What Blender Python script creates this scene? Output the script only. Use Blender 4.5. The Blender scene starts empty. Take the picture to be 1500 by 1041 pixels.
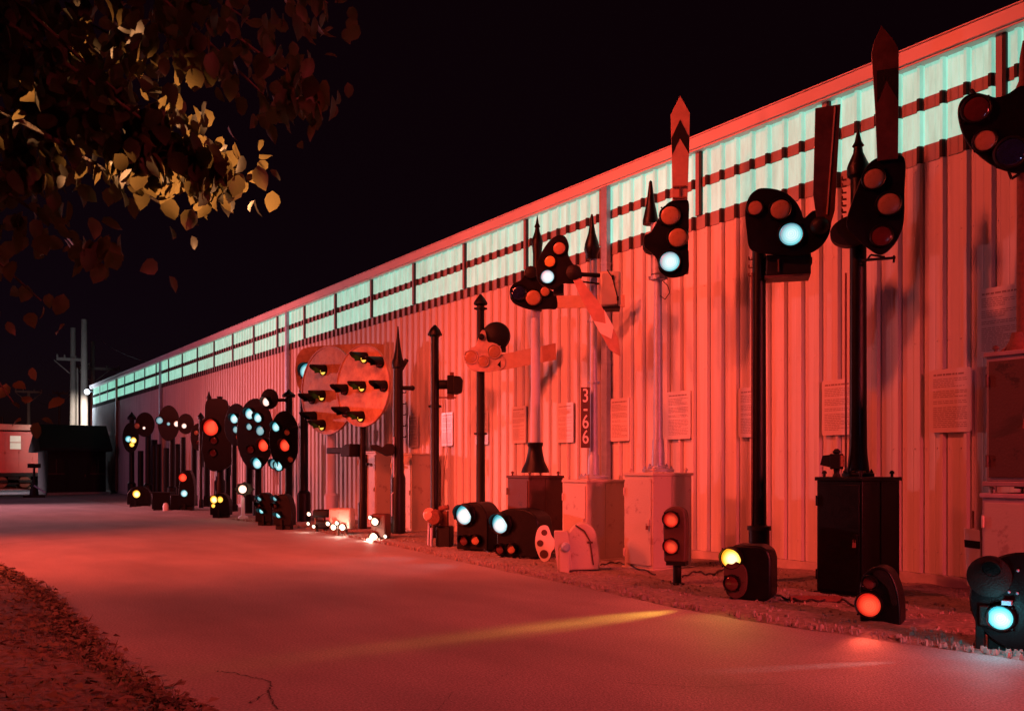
import bpy, math, random
from mathutils import Vector, Matrix
R = math.radians
rnd = random.Random(7)
S = bpy.context.scene
COL = S.collection

# ------------------------------------------------------------------ camera
EYE, F, TH, CX, HY = 1.5, 1300.0, R(35), 750.0, 685.0     # eye height, focal length (photo px), heading, centre, horizon row
cam = bpy.data.objects.new('camera', bpy.data.cameras.new('camera')); COL.objects.link(cam)
cam.location = (0, 0, EYE); cam.rotation_euler = (R(90), 0, -TH)
cam.data.sensor_width = 36; cam.data.lens = 36 * F / 1500
cam.data.shift_y = (HY - 520.5) / 1500
cam.data.clip_end = 3000; cam.data.clip_start = 0.05
S.camera = cam

# ------------------------------------------------------------------ night sky
W = bpy.data.worlds.new('World'); S.world = W; W.use_nodes = True
nt = W.node_tree; bg = nt.nodes['Background']
sky = nt.nodes.new('ShaderNodeTexSky'); sky.sky_type = 'NISHITA'; sky.sun_disc = False
sky.sun_elevation = R(-6); sky.sun_rotation = R(-12)
hsv = nt.nodes.new('ShaderNodeMixRGB'); hsv.blend_type = 'ADD'; hsv.inputs[0].default_value = 1
mul = nt.nodes.new('ShaderNodeMixRGB'); mul.blend_type = 'MULTIPLY'; mul.inputs[0].default_value = 1
mul.inputs[2].default_value = (.35, .30, .6, 1)
nt.links.new(sky.outputs[0], mul.inputs[1]); nt.links.new(mul.outputs[0], hsv.inputs[1])
hsv.inputs[2].default_value = (.030, .006, .014, 1)
nt.links.new(hsv.outputs[0], bg.inputs[0]); bg.inputs[1].default_value = 0.1

S.view_settings.view_transform = 'Standard'; S.view_settings.look = 'None'
S.view_settings.exposure = 0; S.view_settings.gamma = 1
S.cycles.max_bounces = 5; S.cycles.diffuse_bounces = 2; S.cycles.sample_clamp_indirect = 3

# ------------------------------------------------------------------ inferred red floods and added fills lighting the yard
def lamp(kind, name, loc, power, color, target=None, size=.3, angle=60, blend=.4):
    d = bpy.data.lights.new(name, kind); d.energy = power; d.color = color; d.shadow_soft_size = size
    o = bpy.data.objects.new(name, d); COL.objects.link(o); o.location = loc
    if kind == 'SPOT':
        d.spot_size = R(angle); d.spot_blend = blend
    if target is not None:
        o.rotation_euler = (Vector(target) - Vector(loc)).to_track_quat('-Z', 'Y').to_euler()
    return o
RED = (1, .080, .040)
lamp('SPOT', 'red_flood_or_fill', (3.2, 9.4, 9.2), 2500, RED, (10.8, 7.0, 2.4), .30, 100, .9)
lamp('SPOT', 'red_flood_or_fill', (2.2, 11.5, 8.6), 2500, RED, (10.8, 14, 2.8), .30, 84, .9)
lamp('SPOT', 'red_flood_or_fill', (3.0, 13.5, 9.4), 2800, RED, (10.8, 22, 3.2), .35, 70, .9)
lamp('SPOT', 'red_flood_or_fill', (-2.5, 13.5, 6.5), 5600, RED, (10.8, 13, 2.6), .8, 62, .9)  # added fill softening the signal shadows on the wall
lamp('SPOT', 'red_flood_or_fill', (.5, 17, 5.2), 380, (1, .10, .035), (9.3, 20.6, 3.4), .3, 30, .8)  # added spot brightening the round disc plates
lamp('SPOT', 'red_flood_or_fill', (-3, 24, 9), 7200, (1, .10, .07), (10.8, 33, 3), .5, 66, .9)  # added fill for the far end of the wall
lamp('SPOT', 'red_flood_or_fill', (-9, 17, 8), 30000, RED, (2.0, 17.0, 0), .5, 54, 1)
lamp('SPOT', 'red_flood_or_fill', (-5, 9, 5), 2000, RED, (.5, 8.5, 0), .5, 60, 1)  # added spot reddening the verge
lamp('SPOT', 'red_road_fill', (7.0, -8, 5.5), 13500, (1, .068, .075), (5.2, 8, 0), .8, 50, .9)  # added fill behind the camera, brightening the near road
lamp('SPOT', 'purple_fill', (3.5, -3, 3.5), 130, (.40, .42, .85), (9.6, 12, 2.6), .15, 58, .9)  # added front fill cooling the poles and the shadows
lamp('SPOT', 'purple_fill', (-14, 46, 9), 3400, (.80, .30, .55), (10, 42, 2), .6, 66, .8)  # added fill tinting the far wall purple

# ------------------------------------------------------------------ materials
def mat(name, col, rough=.6, metal=0, noise=.25, nscale=6, bump=.0, bscale=60, coat=0, col2=None, stretch=(1, 1, 1), spec=.5):
    m = bpy.data.materials.new(name); m.use_nodes = True; t = m.node_tree; b = t.nodes['Principled BSDF']
    b.inputs['Roughness'].default_value = rough; b.inputs['Metallic'].default_value = metal
    b.inputs['Coat Weight'].default_value = coat; b.inputs['Specular IOR Level'].default_value = spec
    tc = t.nodes.new('ShaderNodeTexCoord'); mp = t.nodes.new('ShaderNodeMapping'); mp.inputs['Scale'].default_value = stretch
    t.links.new(tc.outputs['Object'], mp.inputs[0])
    n = t.nodes.new('ShaderNodeTexNoise'); n.inputs['Scale'].default_value = nscale; n.inputs['Detail'].default_value = 8
    n.inputs['Roughness'].default_value = .65
    t.links.new(mp.outputs[0], n.inputs['Vector'])
    r = t.nodes.new('ShaderNodeValToRGB'); r.color_ramp.elements[0].position = .32; r.color_ramp.elements[1].position = .68
    c2 = col2 or [c * (1 - noise) for c in col]
    r.color_ramp.elements[0].color = (*c2, 1); r.color_ramp.elements[1].color = (*col, 1)
    t.links.new(n.outputs[0], r.inputs[0]); t.links.new(r.outputs[0], b.inputs['Base Color'])
    mr = t.nodes.new('ShaderNodeMapRange'); mr.inputs[3].default_value = max(.05, rough - .12); mr.inputs[4].default_value = min(1, rough + .15)
    t.links.new(n.outputs[0], mr.inputs[0]); t.links.new(mr.outputs[0], b.inputs['Roughness'])
    if bump:
        n2 = t.nodes.new('ShaderNodeTexNoise'); n2.inputs['Scale'].default_value = bscale; n2.inputs['Detail'].default_value = 5
        bp = t.nodes.new('ShaderNodeBump'); bp.inputs['Strength'].default_value = bump; bp.inputs['Distance'].default_value = .01
        t.links.new(mp.outputs[0], n2.inputs['Vector']); t.links.new(n2.outputs[0], bp.inputs['Height']); t.links.new(bp.outputs[0], b.inputs['Normal'])
    return m
def glow(name, col, strength, edge=None, mid=None):
    """a lit lens: hot core, coloured body, dark rim and the stepped rings of a fresnel glass (radius read from the lens UVs)"""
    m = mat(name, [c * .5 for c in col], .3, noise=.1); t = m.node_tree; b = t.nodes['Principled BSDF']
    b.inputs['Emission Strength'].default_value = strength
    b.inputs['Emission Color'].default_value = (*col, 1)
    if edge:
        lw = t.nodes.new('ShaderNodeTexCoord'); mp = t.nodes.new('ShaderNodeVectorMath'); mp.operation = 'ADD'; mp.inputs[1].default_value = (-.12, .10, 0)
        l = t.nodes.new('ShaderNodeVectorMath'); l.operation = 'LENGTH'; l0 = t.nodes.new('ShaderNodeVectorMath'); l0.operation = 'LENGTH'
        t.links.new(lw.outputs['UV'], mp.inputs[0]); t.links.new(mp.outputs[0], l.inputs[0]); t.links.new(lw.outputs['UV'], l0.inputs[0])
        r = t.nodes.new('ShaderNodeValToRGB'); e = r.color_ramp.elements
        e[0].color = (*col, 1); e[0].position = .38; e[1].color = (*edge, 1); e[1].position = 1
        md = mid or [(a + c * 2) / 3 for a, c in zip(edge, col)]
        k = e.new(.74); k.color = (*md, 1)
        t.links.new(l.outputs['Value'], r.inputs[0])
        sn = t.nodes.new('ShaderNodeMath'); sn.operation = 'MULTIPLY'; sn.inputs[1].default_value = 34; t.links.new(l0.outputs['Value'], sn.inputs[0])
        s2 = t.nodes.new('ShaderNodeMath'); s2.operation = 'SINE'; t.links.new(sn.outputs[0], s2.inputs[0])
        s3 = t.nodes.new('ShaderNodeMapRange'); s3.inputs[1].default_value = -1; s3.inputs[2].default_value = 1; s3.inputs[3].default_value = .72; s3.inputs[4].default_value = 1.08
        t.links.new(s2.outputs[0], s3.inputs[0])
        mx = t.nodes.new('ShaderNodeMixRGB'); mx.blend_type = 'MULTIPLY'; mx.inputs[0].default_value = 1
        t.links.new(r.outputs[0], mx.inputs[1]); t.links.new(s3.outputs[0], mx.inputs[2]); t.links.new(mx.outputs[0], b.inputs['Emission Color'])
    return m
M = {}
M['black'] = mat('black_enamel', (.004, .003, .004), .38, spec=.2, noise=.5, nscale=9, bump=.25, bscale=90)
M['black2'] = mat('black_iron', (.007, .0055, .0055), .55, spec=.25, noise=.5, nscale=14, bump=.5, bscale=70)
M['brownblack'] = mat('rusty_black_case', (.075, .03, .022), .6, noise=.6, nscale=5, bump=.4, bscale=50)
M['silver'] = mat('cool_lit_aluminium_paint', (.36, .44, .58), .42, metal=.25, noise=.25, nscale=7, bump=.25, bscale=80)  # bluish base stands in for cool light on the silver poles
M['silver_box'] = mat('grey_case_paint', (.50, .43, .36), .5, metal=.1, nscale=5, bump=.3, bscale=40, col2=(.36, .27, .23))
for k_ in ('silver_box', 'brownblack'):
    rp = [n for n in M[k_].node_tree.nodes if n.type == 'VALTORGB'][0].color_ramp.elements if k_ in M else None
    if rp: rp[0].position = .36; rp[1].position = .42
M['white'] = mat('cool_lit_white_paint', (.44, .50, .66), .5, noise=.12, nscale=5, bump=.1)  # blue put into the white for cooler light on the poles
M['blade_red'] = mat('weathered_red_blade', (.50, .26, .20), .5, noise=.3, nscale=7, bump=.15)
M['blade_pale'] = mat('faded_yellow_blade', (.60, .40, .30), .5, noise=.18, nscale=9, bump=.15)
M['blade_white'] = mat('white_stripe', (.72, .70, .66), .5, noise=.1)
M['plate_pale'] = mat('weathered_pale_plate', (.62, .42, .34), .5, noise=.4, nscale=7, bump=.2, bscale=30)
M['disc'] = mat('weathered_disc_plate', (.72, .50, .30), .5, noise=.45, nscale=3.2, bump=.9, bscale=6, col2=(.34, .17, .10), spec=.2)
M['sign'] = mat('sign_board', (.66, .62, .60), .35, noise=.06)
M['ink'] = mat('sign_ink', (.34, .26, .25), .5)
M['lens_red'] = mat('red_roundel', (.40, .21, .11), .28, noise=.15, nscale=20, coat=.15)
M['lens_yellow'] = mat('yellow_roundel', (.90, .52, .12), .12, noise=.4, nscale=30, coat=.6)
M['lens_blue'] = mat('blue_roundel', (.012, .018, .07), .08, noise=.3, nscale=20, coat=1)
M['lens_dark'] = mat('dark_red_roundel', (.10, .02, .02), .1, noise=.3, nscale=20, coat=1)
M['g_cyan'] = glow('green_signal_glass_lit', (.60, .98, 1.0), 1.1, (.02, .26, .34), (.20, .80, .86))
M['g_cyan2'] = glow('green_signal_glass_dim', (.30, .80, .85), .7, (.02, .18, .26))
M['g_yellow'] = glow('amber_signal_glass_lit', (1, .92, .48), 1.8, (.9, .30, .01), (1, .66, .10))
M['g_gold'] = glow('amber_signal_glass_dim', (1, .66, .10), 1.7, (.7, .28, .01))
M['g_red'] = glow('red_signal_glass_lit', (1, .12, .05), 1.05, (.45, .012, .006), (.95, .05, .02))
M['g_red2'] = glow('red_signal_glass_dim', (1, .10, .04), .75, (.25, .006, .004), (.6, .03, .015))
M['g_white'] = glow('clear_signal_glass_lit', (1, .92, .80), 3.2, (1, .45, .24))
M['g_lunar'] = glow('white_signal_glass_lit', (1, .90, .80), 1.5, (.7, .34, .26))
M['rust'] = mat('rusty_iron', (.20, .075, .05), .8, noise=.5, nscale=20, bump=.4)
M['wood_pole'] = mat('weathered_pole_wood', (.36, .30, .26), .8, noise=.35, nscale=3, bump=.3, bscale=20, stretch=(6, 6, .6))
M['dark_wood'] = mat('dark_shed_boards', (.018, .014, .016), .85, noise=.6, nscale=2, bump=.6, bscale=14, stretch=(5, 5, .4))
M['caboose'] = mat('red_caboose_paint', (.48, .075, .06), .5, noise=.2, nscale=2, bump=.15, bscale=18)
M['concrete_foot'] = mat('concrete_footing', (.38, .34, .32), .85, noise=.3, nscale=5, bump=.4, bscale=30)
M['wire'] = mat('black_cable', (.02, .015, .015), .5)

# ------------------------------------------------------------------ mesh builder
class MB:
    def __init__(s): s.v = []; s.f = []; s.m = []; s.uv = {}
    def add(s, vs, fs, mi=0):
        o = len(s.v); s.v += [tuple(p) for p in vs]
        for f in fs: s.f.append(tuple(i + o for i in f)); s.m.append(mi)
        return o
    def box(s, x0, x1, y0, y1, z0, z1, mi=0, rz=0, c=None):
        vs = [(x, y, z) for z in (z0, z1) for y in (y0, y1) for x in (x0, x1)]
        if rz:
            cx, cy = c if c else ((x0 + x1) / 2, (y0 + y1) / 2); ca, sa = math.cos(rz), math.sin(rz)
            vs = [(cx + (x - cx) * ca - (y - cy) * sa, cy + (x - cx) * sa + (y - cy) * ca, z) for x, y, z in vs]
        s.add(vs, [(0, 2, 3, 1), (4, 5, 7, 6), (0, 1, 5, 4), (2, 6, 7, 3), (0, 4, 6, 2), (1, 3, 7, 5)], mi); return s
    def lathe(s, prof, c=(0, 0, 0), axis='z', n=20, mi=0, caps=True):
        """prof: (radius, position along the axis); axis z up, or y"""
        vs = []; fs = []; k = len(prof)
        for r, h in prof:
            for j in range(n):
                a = 2 * math.pi * j / n
                if axis == 'z': vs.append((c[0] + r * math.cos(a), c[1] + r * math.sin(a), c[2] + h))
                elif axis == 'y': vs.append((c[0] + r * math.cos(a), c[1] + h, c[2] + r * math.sin(a)))
                else: vs.append((c[0] + h, c[1] + r * math.cos(a), c[2] + r * math.sin(a)))
        for i in range(k - 1):
            for j in range(n):
                q = (i * n + j, i * n + (j + 1) % n, (i + 1) * n + (j + 1) % n, (i + 1) * n + j)
                fs.append(q if axis != 'y' else q[::-1])
        if caps:
            a = tuple(range(n)); b = tuple(range((k - 1) * n, k * n))
            fs += [a[::-1], b] if axis != 'y' else [a, b[::-1]]
        s.add(vs, fs, mi); return s
    def cyl(s, p0, p1, r0, r1=None, n=12, mi=0):
        p0 = Vector(p0); p1 = Vector(p1); r1 = r0 if r1 is None else r1; d = (p1 - p0).normalized()
        a = d.orthogonal().normalized(); b = d.cross(a); vs = []
        for p, r in ((p0, r0), (p1, r1)):
            for j in range(n):
                t = 2 * math.pi * j / n; vs.append(p + (a * math.cos(t) + b * math.sin(t)) * r)
        s.add(vs, [(j, (j + 1) % n, n + (j + 1) % n, n + j) for j in range(n)] + [tuple(range(n))[::-1], tuple(range(n, 2 * n))], mi); return s
    def tube(s, pts, r, n=8, mi=0):
        for a, b in zip(pts, pts[1:]): s.cyl(a, b, r, r, n, mi)
        return s
    def prism(s, pts, y0, y1, mi=0, bev=.0):
        """outline in local xz, thickness y0..y1"""
        A = sum(pts[i][0] * pts[(i + 1) % len(pts)][1] - pts[(i + 1) % len(pts)][0] * pts[i][1] for i in range(len(pts)))
        if A < 0: pts = pts[::-1]
        n = len(pts); vs = [(x, y0, z) for x, z in pts] + [(x, y1, z) for x, z in pts]
        s.add(vs, [tuple(range(n)), tuple(range(n, 2 * n))[::-1]] + [(j, n + j, n + (j + 1) % n, (j + 1) % n) for j in range(n)], mi); return s
    def sphere(s, c, r, n=12, mi=0, sx=1, sz=1):
        prof = [(max(1e-4, r * sx * math.sin(math.pi * i / n)), -r * sz * math.cos(math.pi * i / n)) for i in range(n + 1)]
        return s.lathe(prof, c, 'z', n * 2 if n < 8 else 16, mi, False)
    def build(s, name, mats, parent=None, loc=None, smooth=30, bevel=0):
        me = bpy.data.meshes.new(name); me.from_pydata(s.v, [], s.f)
        for m_ in (mats if isinstance(mats, (list, tuple)) else [mats]): me.materials.append(m_)
        me.polygons.foreach_set('material_index', s.m)
        if smooth:
            me.polygons.foreach_set('use_smooth', [True] * len(me.polygons)); me.set_sharp_from_angle(angle=R(smooth))
        if s.uv:
            u = me.uv_layers.new(name='UVMap')
            for l in me.loops: u.data[l.index].uv = s.uv.get(l.vertex_index, (0, 0))
        o = bpy.data.objects.new(name, me); COL.objects.link(o)
        if parent: o.parent = parent
        if loc: o.location = loc
        if bevel:
            bm = o.modifiers.new('bevel', 'BEVEL'); bm.width = bevel; bm.segments = 2; bm.limit_method = 'ANGLE'
        return o
def tag(o, label=None, cat=None, group=None, kind=None):
    if label: o['label'] = label
    if cat: o['category'] = cat
    if group: o['group'] = group
    if kind: o['kind'] = kind
    return o
def empty(name, loc, rz, label, cat, group=None):
    o = bpy.data.objects.new(name, None); COL.objects.link(o); o.location = loc; o.rotation_euler = (0, 0, rz)
    o.empty_display_size = .2
    return tag(o, label, cat, group)
def spline(pts, n=5, closed=True):
    out = []; k = len(pts)
    for i in range(k if closed else k - 1):
        p = [Vector(pts[(i + j - 1) % k]) if closed else Vector(pts[min(max(i + j - 1, 0), k - 1)]) for j in range(4)]
        for q in range(n):
            t = q / n
            out.append(tuple(.5 * ((2 * p[1]) + (-p[0] + p[2]) * t + (2 * p[0] - 5 * p[1] + 4 * p[2] - p[3]) * t * t + (-p[0] + 3 * p[1] - 3 * p[2] + p[3]) * t ** 3)))
    if not closed: out.append(tuple(pts[-1]))
    return out
def ground(px, py):
    """photo pixel on the ground -> world x, y"""
    Z = F * EYE / (py - HY); t = (px - CX) / F
    return (Z * math.sin(TH) + t * Z * math.cos(TH), Z * math.cos(TH) - t * Z * math.sin(TH))
def on_x(px, X):
    """photo column, distance X from the camera line -> world y"""
    return X / math.tan(TH + math.atan((px - CX) / F))

class Thing:
    """one thing standing on the ground; local x to the right, -y is its front; .x/.z read sizes off the photo at its distance"""
    def __init__(s, name, label, cat, px, X=None, gy=None, psi=0, group=None, xy=None):
        if xy: X, Y = xy
        elif gy: X, Y = ground(px, gy)
        else: Y = on_x(px, X)
        s.px = px; s.X = X; s.Y = Y; t = (px - CX) / F; phi = TH + math.atan(t); s.phi = phi
        s.Z = X * math.sin(TH) + Y * math.cos(TH); s.rz = -(phi + R(psi)); s.s = s.Z / F
        u = (math.cos(s.rz), math.sin(s.rz))
        s.k = F / s.Z * ((u[0] * math.cos(TH) - u[1] * math.sin(TH)) - t * (u[0] * math.sin(TH) + u[1] * math.cos(TH)))
        s.o = empty(name, (X, Y, 0), s.rz, label, cat, group)
    def x(s, px): return (px - s.px) / s.k
    def z(s, py): return EYE - (py - HY) * s.s
    def r(s, p): return p * s.s
    def P(s, pts): return [(s.x(a), s.z(b)) for a, b in pts]
    def local(s, wx, wy):
        dx, dy = wx - s.X, wy - s.Y; c, q = math.cos(-s.rz), math.sin(-s.rz)
        return (dx * c - dy * q, dx * q + dy * c)
    def world(s, lx, ly, z):
        c, q = math.cos(s.rz), math.sin(s.rz)
        return (s.X + lx * c - ly * q, s.Y + lx * q + ly * c, z)

def lens(t, parent, px, py, rp, y, m, hood=0, rim=True, hm='black', drop=0):
    """round glass in a bezel with an optional visor; radius in photo px (height)"""
    x, z, r = t.x(px), t.z(py), t.r(rp)
    return lens_at(parent, x, y, z, r, m, hood, rim, hm)
def lens_at(parent, x, y, z, r, m, hood=0, rim=True, hm='black'):
    mb = MB(); n = 24; prof = [(r * math.cos(a), -r * .20 * math.sin(a)) for a in [R(i * 15) for i in range(6)]] + [(1e-4, -r * .20)]
    mb.lathe(prof, (0, 0, 0), 'y', n, 0, False)
    for i, (q, h) in enumerate(prof):
        for j in range(n):
            a = 2 * math.pi * j / n; mb.uv[i * n + j] = (q / r * math.cos(a), q / r * math.sin(a))
    o = mb.build('lens', M[m], parent, (x, y - .012, z), 80)
    if rim:
        b = MB(); b.lathe([(r * 1.0, .03), (r * 1.16, .03), (r * 1.18, -.02), (r * 1.10, -.034), (r * 1.0, -.026), (r * 1.0, .03)], (x, y, z), 'y', 24, 0, False)
        
        for i in range(4):
            a = R(45 + 90 * i); b.lathe([(r * .07 + .003, .0), (r * .07 + .002, -.016)], (x + r * 1.26 * math.cos(a), y, z + r * 1.26 * math.sin(a)), 'y', 6)
        b.build('bezel', M[hm], parent, None, 50)
    if hood:
        h = MB(); n = 22; a0, a1 = R(-25), R(205); vs = []; L = hood
        for rr in (r * 1.14, r * 1.08):
            for i in range(n + 1):
                a = a0 + (a1 - a0) * i / n
                ln = L * (.45 + .55 * max(0, math.sin(a)) ** .6)
                vs.append((x + rr * math.cos(a), y, z + rr * math.sin(a)))
                vs.append((x + rr * math.cos(a), y - ln, z + rr * math.sin(a) - L * .06))
        k = 2 * (n + 1); fs = []
        for i in range(n):
            a, b_, c, d = 2 * i, 2 * i + 1, 2 * i + 3, 2 * i + 2
            fs.append((a, d, c, b_)); fs.append((a + k, b_ + k, c + k, d + k)); fs.append((b_, c, c + k, b_ + k))
        h.add(vs, fs); h.build('visor', M[hm], parent, None, 40)
    return o
def lathe_px(t, mb, prof, px=None, y=0, n=20, mi=0):
    """prof: (radius px, photo row)"""
    mb.lathe([(max(1e-4, t.r(a)), t.z(b)) for a, b in prof[::-1]], (t.x(px if px else t.px), y, 0), 'z', n, mi); return mb
def bolt_row(mb, pts, r=.012, h=.014, mi=0):
    for x, y, z in pts: mb.lathe([(r, 0), (r, h * .7), (r * .6, h)], (x, y, z), 'z', 6, mi)
def case(t, wx, wy, w, d, h, m, name='relay_case', z0=0.0, studs=True, trim=None, parent=None):
    """relay case squared up with the wall: w across (world x), d along (world y)"""
    lx, ly = t.local(wx, wy); a = -t.rz; mb = MB(); c = (lx, ly)
    def bx(x0, x1, y0, y1, za, zb, mi=0): mb.box(lx + x0, lx + x1, ly + y0, ly + y1, za, zb, mi, a, c)
    bx(-w / 2, w / 2, -d / 2, d / 2, z0 + .05, h - .045)
    bx(-w / 2 - .02, w / 2 + .02, -d / 2 - .02, d / 2 + .02, h - .045, h)
    bx(-w / 2 - .03, w / 2 + .03, -d / 2 - .03, d / 2 + .03, z0, z0 + .05)
    o = mb.build(name, M[m], parent or t.o, None, 30, .008)
    d1 = MB(); ca, sa = math.cos(a), math.sin(a)
    def tr(x, y, z): return (lx + x * ca - y * sa, ly + x * sa + y * ca, z)
    # door on the road side, hinge barrels, hasp, rivets
    d1.box(lx - w / 2 - .018, lx - w / 2 - .001, ly - d / 2 + .03, ly + d / 2 - .03, z0 + .09, h - .09, 0, a, c)
    for zz in (z0 + .25, h - .28):
        d1.cyl(tr(-w / 2 - .03, d / 2 - .02, zz - .06), tr(-w / 2 - .03, d / 2 - .02, zz + .06), .014)
    d1.box(lx - w / 2 - .045, lx - w / 2 - .018, ly - d / 2 + .04, ly - d / 2 + .10, (z0 + h) / 2 - .05, (z0 + h) / 2 + .05, 0, a, c)
    d1.build('case_door', M[m], o, None, 30, .004)
    if studs:
        rv = MB(); n = int(h / .07)
        for i in range(n):
            p = tr(-w / 2 + .03, -d / 2 - .003, z0 + .08 + i * (h - z0 - .18) / n); rv.sphere(p, .007, 5)
            p = tr(w / 2 - .03, -d / 2 - .003, z0 + .08 + i * (h - z0 - .18) / n); rv.sphere(p, .007, 5)
        for i in range(7):
            rv.sphere(tr(-w / 2 + .06 + i * (w - .12) / 6, -d / 2 - .003, h - .075), .007, 5)
        for sx in (-1, 1):
            for sy in (-1, 1):
                rv.lathe([(.016, 0), (.016, .035), (.03, .035), (.026, .06), (.008, .075)], tr(sx * (w / 2 - .06), sy * (d / 2 - .06), h), 'z', 8)
        rv.build('rivets', M[m], o, None, 60)
        pn = MB(); zc = (z0 + h) / 2
        pn.box(lx - .016, lx + .016, ly - d / 2 - .008, ly - d / 2 - .001, z0 + .08, h - .06, 0, a, c)
        pn.build('seam_strip', M[m], o, None, 0)
        hs = MB(); p = tr(-w / 2 - .05, -d / 2 + .07, zc)
        hs.box(p[0] - .02, p[0] + .02, p[1] - .012, p[1] + .012, zc - .10, zc - .045); hs.cyl((p[0] - .012, p[1], zc - .05), (p[0] - .012, p[1], zc - .01), .004, None, 6); hs.cyl((p[0] + .012, p[1], zc - .05), (p[0] + .012, p[1], zc - .01), .004, None, 6)
        hs.build('padlock', M['rust'], o, None, 30)
    return o

# ================================================================== SETTING
WX = 10.8                                   # wall plane
def sheet(name, pts, z, m, kind='structure', hole=None):
    mb = MB(); mb.add([(x, y, z) for x, y in pts], [tuple(range(len(pts)))])
    o = mb.build(name, m, None, None, 0); o['kind'] = kind; return o
m_gr = mat('dark_earth', (.10, .085, .08), .95, noise=.5, nscale=1.5, bump=.6, bscale=12)
sheet('ground', [(-900, -300), (900, -300), (900, 1200), (-900, 1200)], -.03, m_gr)
# road with worn concrete look
def road_mat():
    m = mat('worn_road_surface', (.34, .31, .31), .72, noise=.16, nscale=.55, bump=.7, bscale=70, spec=.3)
    t = m.node_tree; b = t.nodes['Principled BSDF']; old = b.inputs['Base Color'].links[0].from_socket
    tc = t.nodes.new('ShaderNodeTexCoord')
    sp = t.nodes.new('ShaderNodeTexNoise'); sp.inputs['Scale'].default_value = 55; sp.inputs['Detail'].default_value = 3
    t.links.new(tc.outputs['Object'], sp.inputs['Vector'])
    st = t.nodes.new('ShaderNodeTexNoise'); st.inputs['Scale'].default_value = 1.1; st.inputs['Detail'].default_value = 4
    mp = t.nodes.new('ShaderNodeMapping'); mp.inputs['Scale'].default_value = (.9, .35, 1)
    t.links.new(tc.outputs['Object'], mp.inputs[0]); t.links.new(mp.outputs[0], st.inputs['Vector'])
    r1 = t.nodes.new('ShaderNodeMapRange'); r1.inputs[1].default_value = .3; r1.inputs[2].default_value = .7; r1.inputs[3].default_value = .60; r1.inputs[4].default_value = 1.2
    t.links.new(sp.outputs[0], r1.inputs[0])
    r2 = t.nodes.new('ShaderNodeMapRange'); r2.inputs[1].default_value = .3; r2.inputs[2].default_value = .7; r2.inputs[3].default_value = .78; r2.inputs[4].default_value = 1.1
    t.links.new(st.outputs[0], r2.inputs[0])
    mm = t.nodes.new('ShaderNodeMath'); mm.operation = 'MULTIPLY'; t.links.new(r1.outputs[0], mm.inputs[0]); t.links.new(r2.outputs[0], mm.inputs[1])
    mx = t.nodes.new('ShaderNodeMixRGB'); mx.blend_type = 'MULTIPLY'; mx.inputs[0].default_value = 1
    t.links.new(old, mx.inputs[1]); t.links.new(mm.outputs[0], mx.inputs[2]); t.links.new(mx.outputs[0], b.inputs['Base Color'])
    return m
m_road = road_mat()
EDGE = [(7.25, -6), (7.3, 1.5), (7.2, 3.6), (6.95, 5.2), (6.9, 6.68), (7.15, 9), (7.4, 11.5), (7.9, 15.5), (8.3, 20.6), (8.0, 27), (7.5, 34), (7.6, 60)]
EDGE_S = spline(EDGE, 6, False)
LEFT = [(1.3, -6), (1.47, 2), (1.47, 5.7), (1.39, 7.7), (1.5, 12), (1.3, 15.6), (.2, 17.0), (-4, 17.4), (-60, 18)]
LEFT_S = spline(LEFT, 6, False)
rr = random.Random(3)
wob = lambda pts, a: [(x + rr.uniform(-a, a), y) for x, y in pts]
sheet('road', [(-60, 62), (-60, 18)][1:] + LEFT_S[::-1][1:] + wob(EDGE_S, .02) + [(7.6, 73.5), (-60, 73.5)], 0.0, m_road)
m_gravel = mat('gravel_bed', (.30, .25, .23), .95, noise=.6, nscale=18, bump=1.0, bscale=45)
def height_sheet(name, x0, x1, y0, y1, step, m, amp, inside, base):
    nx = int((x1 - x0) / step) + 1; ny = int((y1 - y0) / step) + 1; mb = MB(); vs = []
    from mathutils import noise
    for j in range(ny):
        for i in range(nx):
            x, y = x0 + i * step, y0 + j * step
            e = inside(x, y); h = noise.noise(Vector((x * 5, y * 5, 0))) * amp + noise.noise(Vector((x * 1.3, y * 1.3, 3))) * amp * 1.2
            vs.append((x, y, base + (h + amp * .9) * e - (1 - e) * .02))
    fs = [(j * nx + i, j * nx + i + 1, (j + 1) * nx + i + 1, (j + 1) * nx + i) for j in range(ny - 1) for i in range(nx - 1)]
    mb.add(vs, fs); o = mb.build(name, m, None, None, 180); o['kind'] = 'structure'; return o
def interp(tab, y):
    for (xa, ya), (xb, yb) in zip(tab, tab[1:]):
        if ya <= y <= yb: return xa + (xb - xa) * (y - ya) / (yb - ya)
    return tab[0][0] if y < tab[0][1] else tab[-1][0]
clamp = lambda v, a=0., b=1.: max(a, min(b, v))
height_sheet('gravel_strip', 6.6, 11.2, -2, 60, .16, m_gravel, .028, lambda x, y: clamp((x - interp(EDGE, y)) / .35 + .05), .004)
m_dirt = mat('leaf_litter_ground', (.17, .12, .10), .95, noise=.6, nscale=7, bump=1.0, bscale=30)
LE = [(1.47, -6), (1.47, 5.7), (1.39, 7.7), (1.5, 12), (1.3, 15.6), (.2, 17.0)]
height_sheet('verge', -12, 1.7, -3, 17.4, .16, m_dirt, .035,
             lambda x, y: clamp((interp(LE, y) - x) / .35 + .1) * clamp((17.1 - y) / .4), .004)
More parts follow.
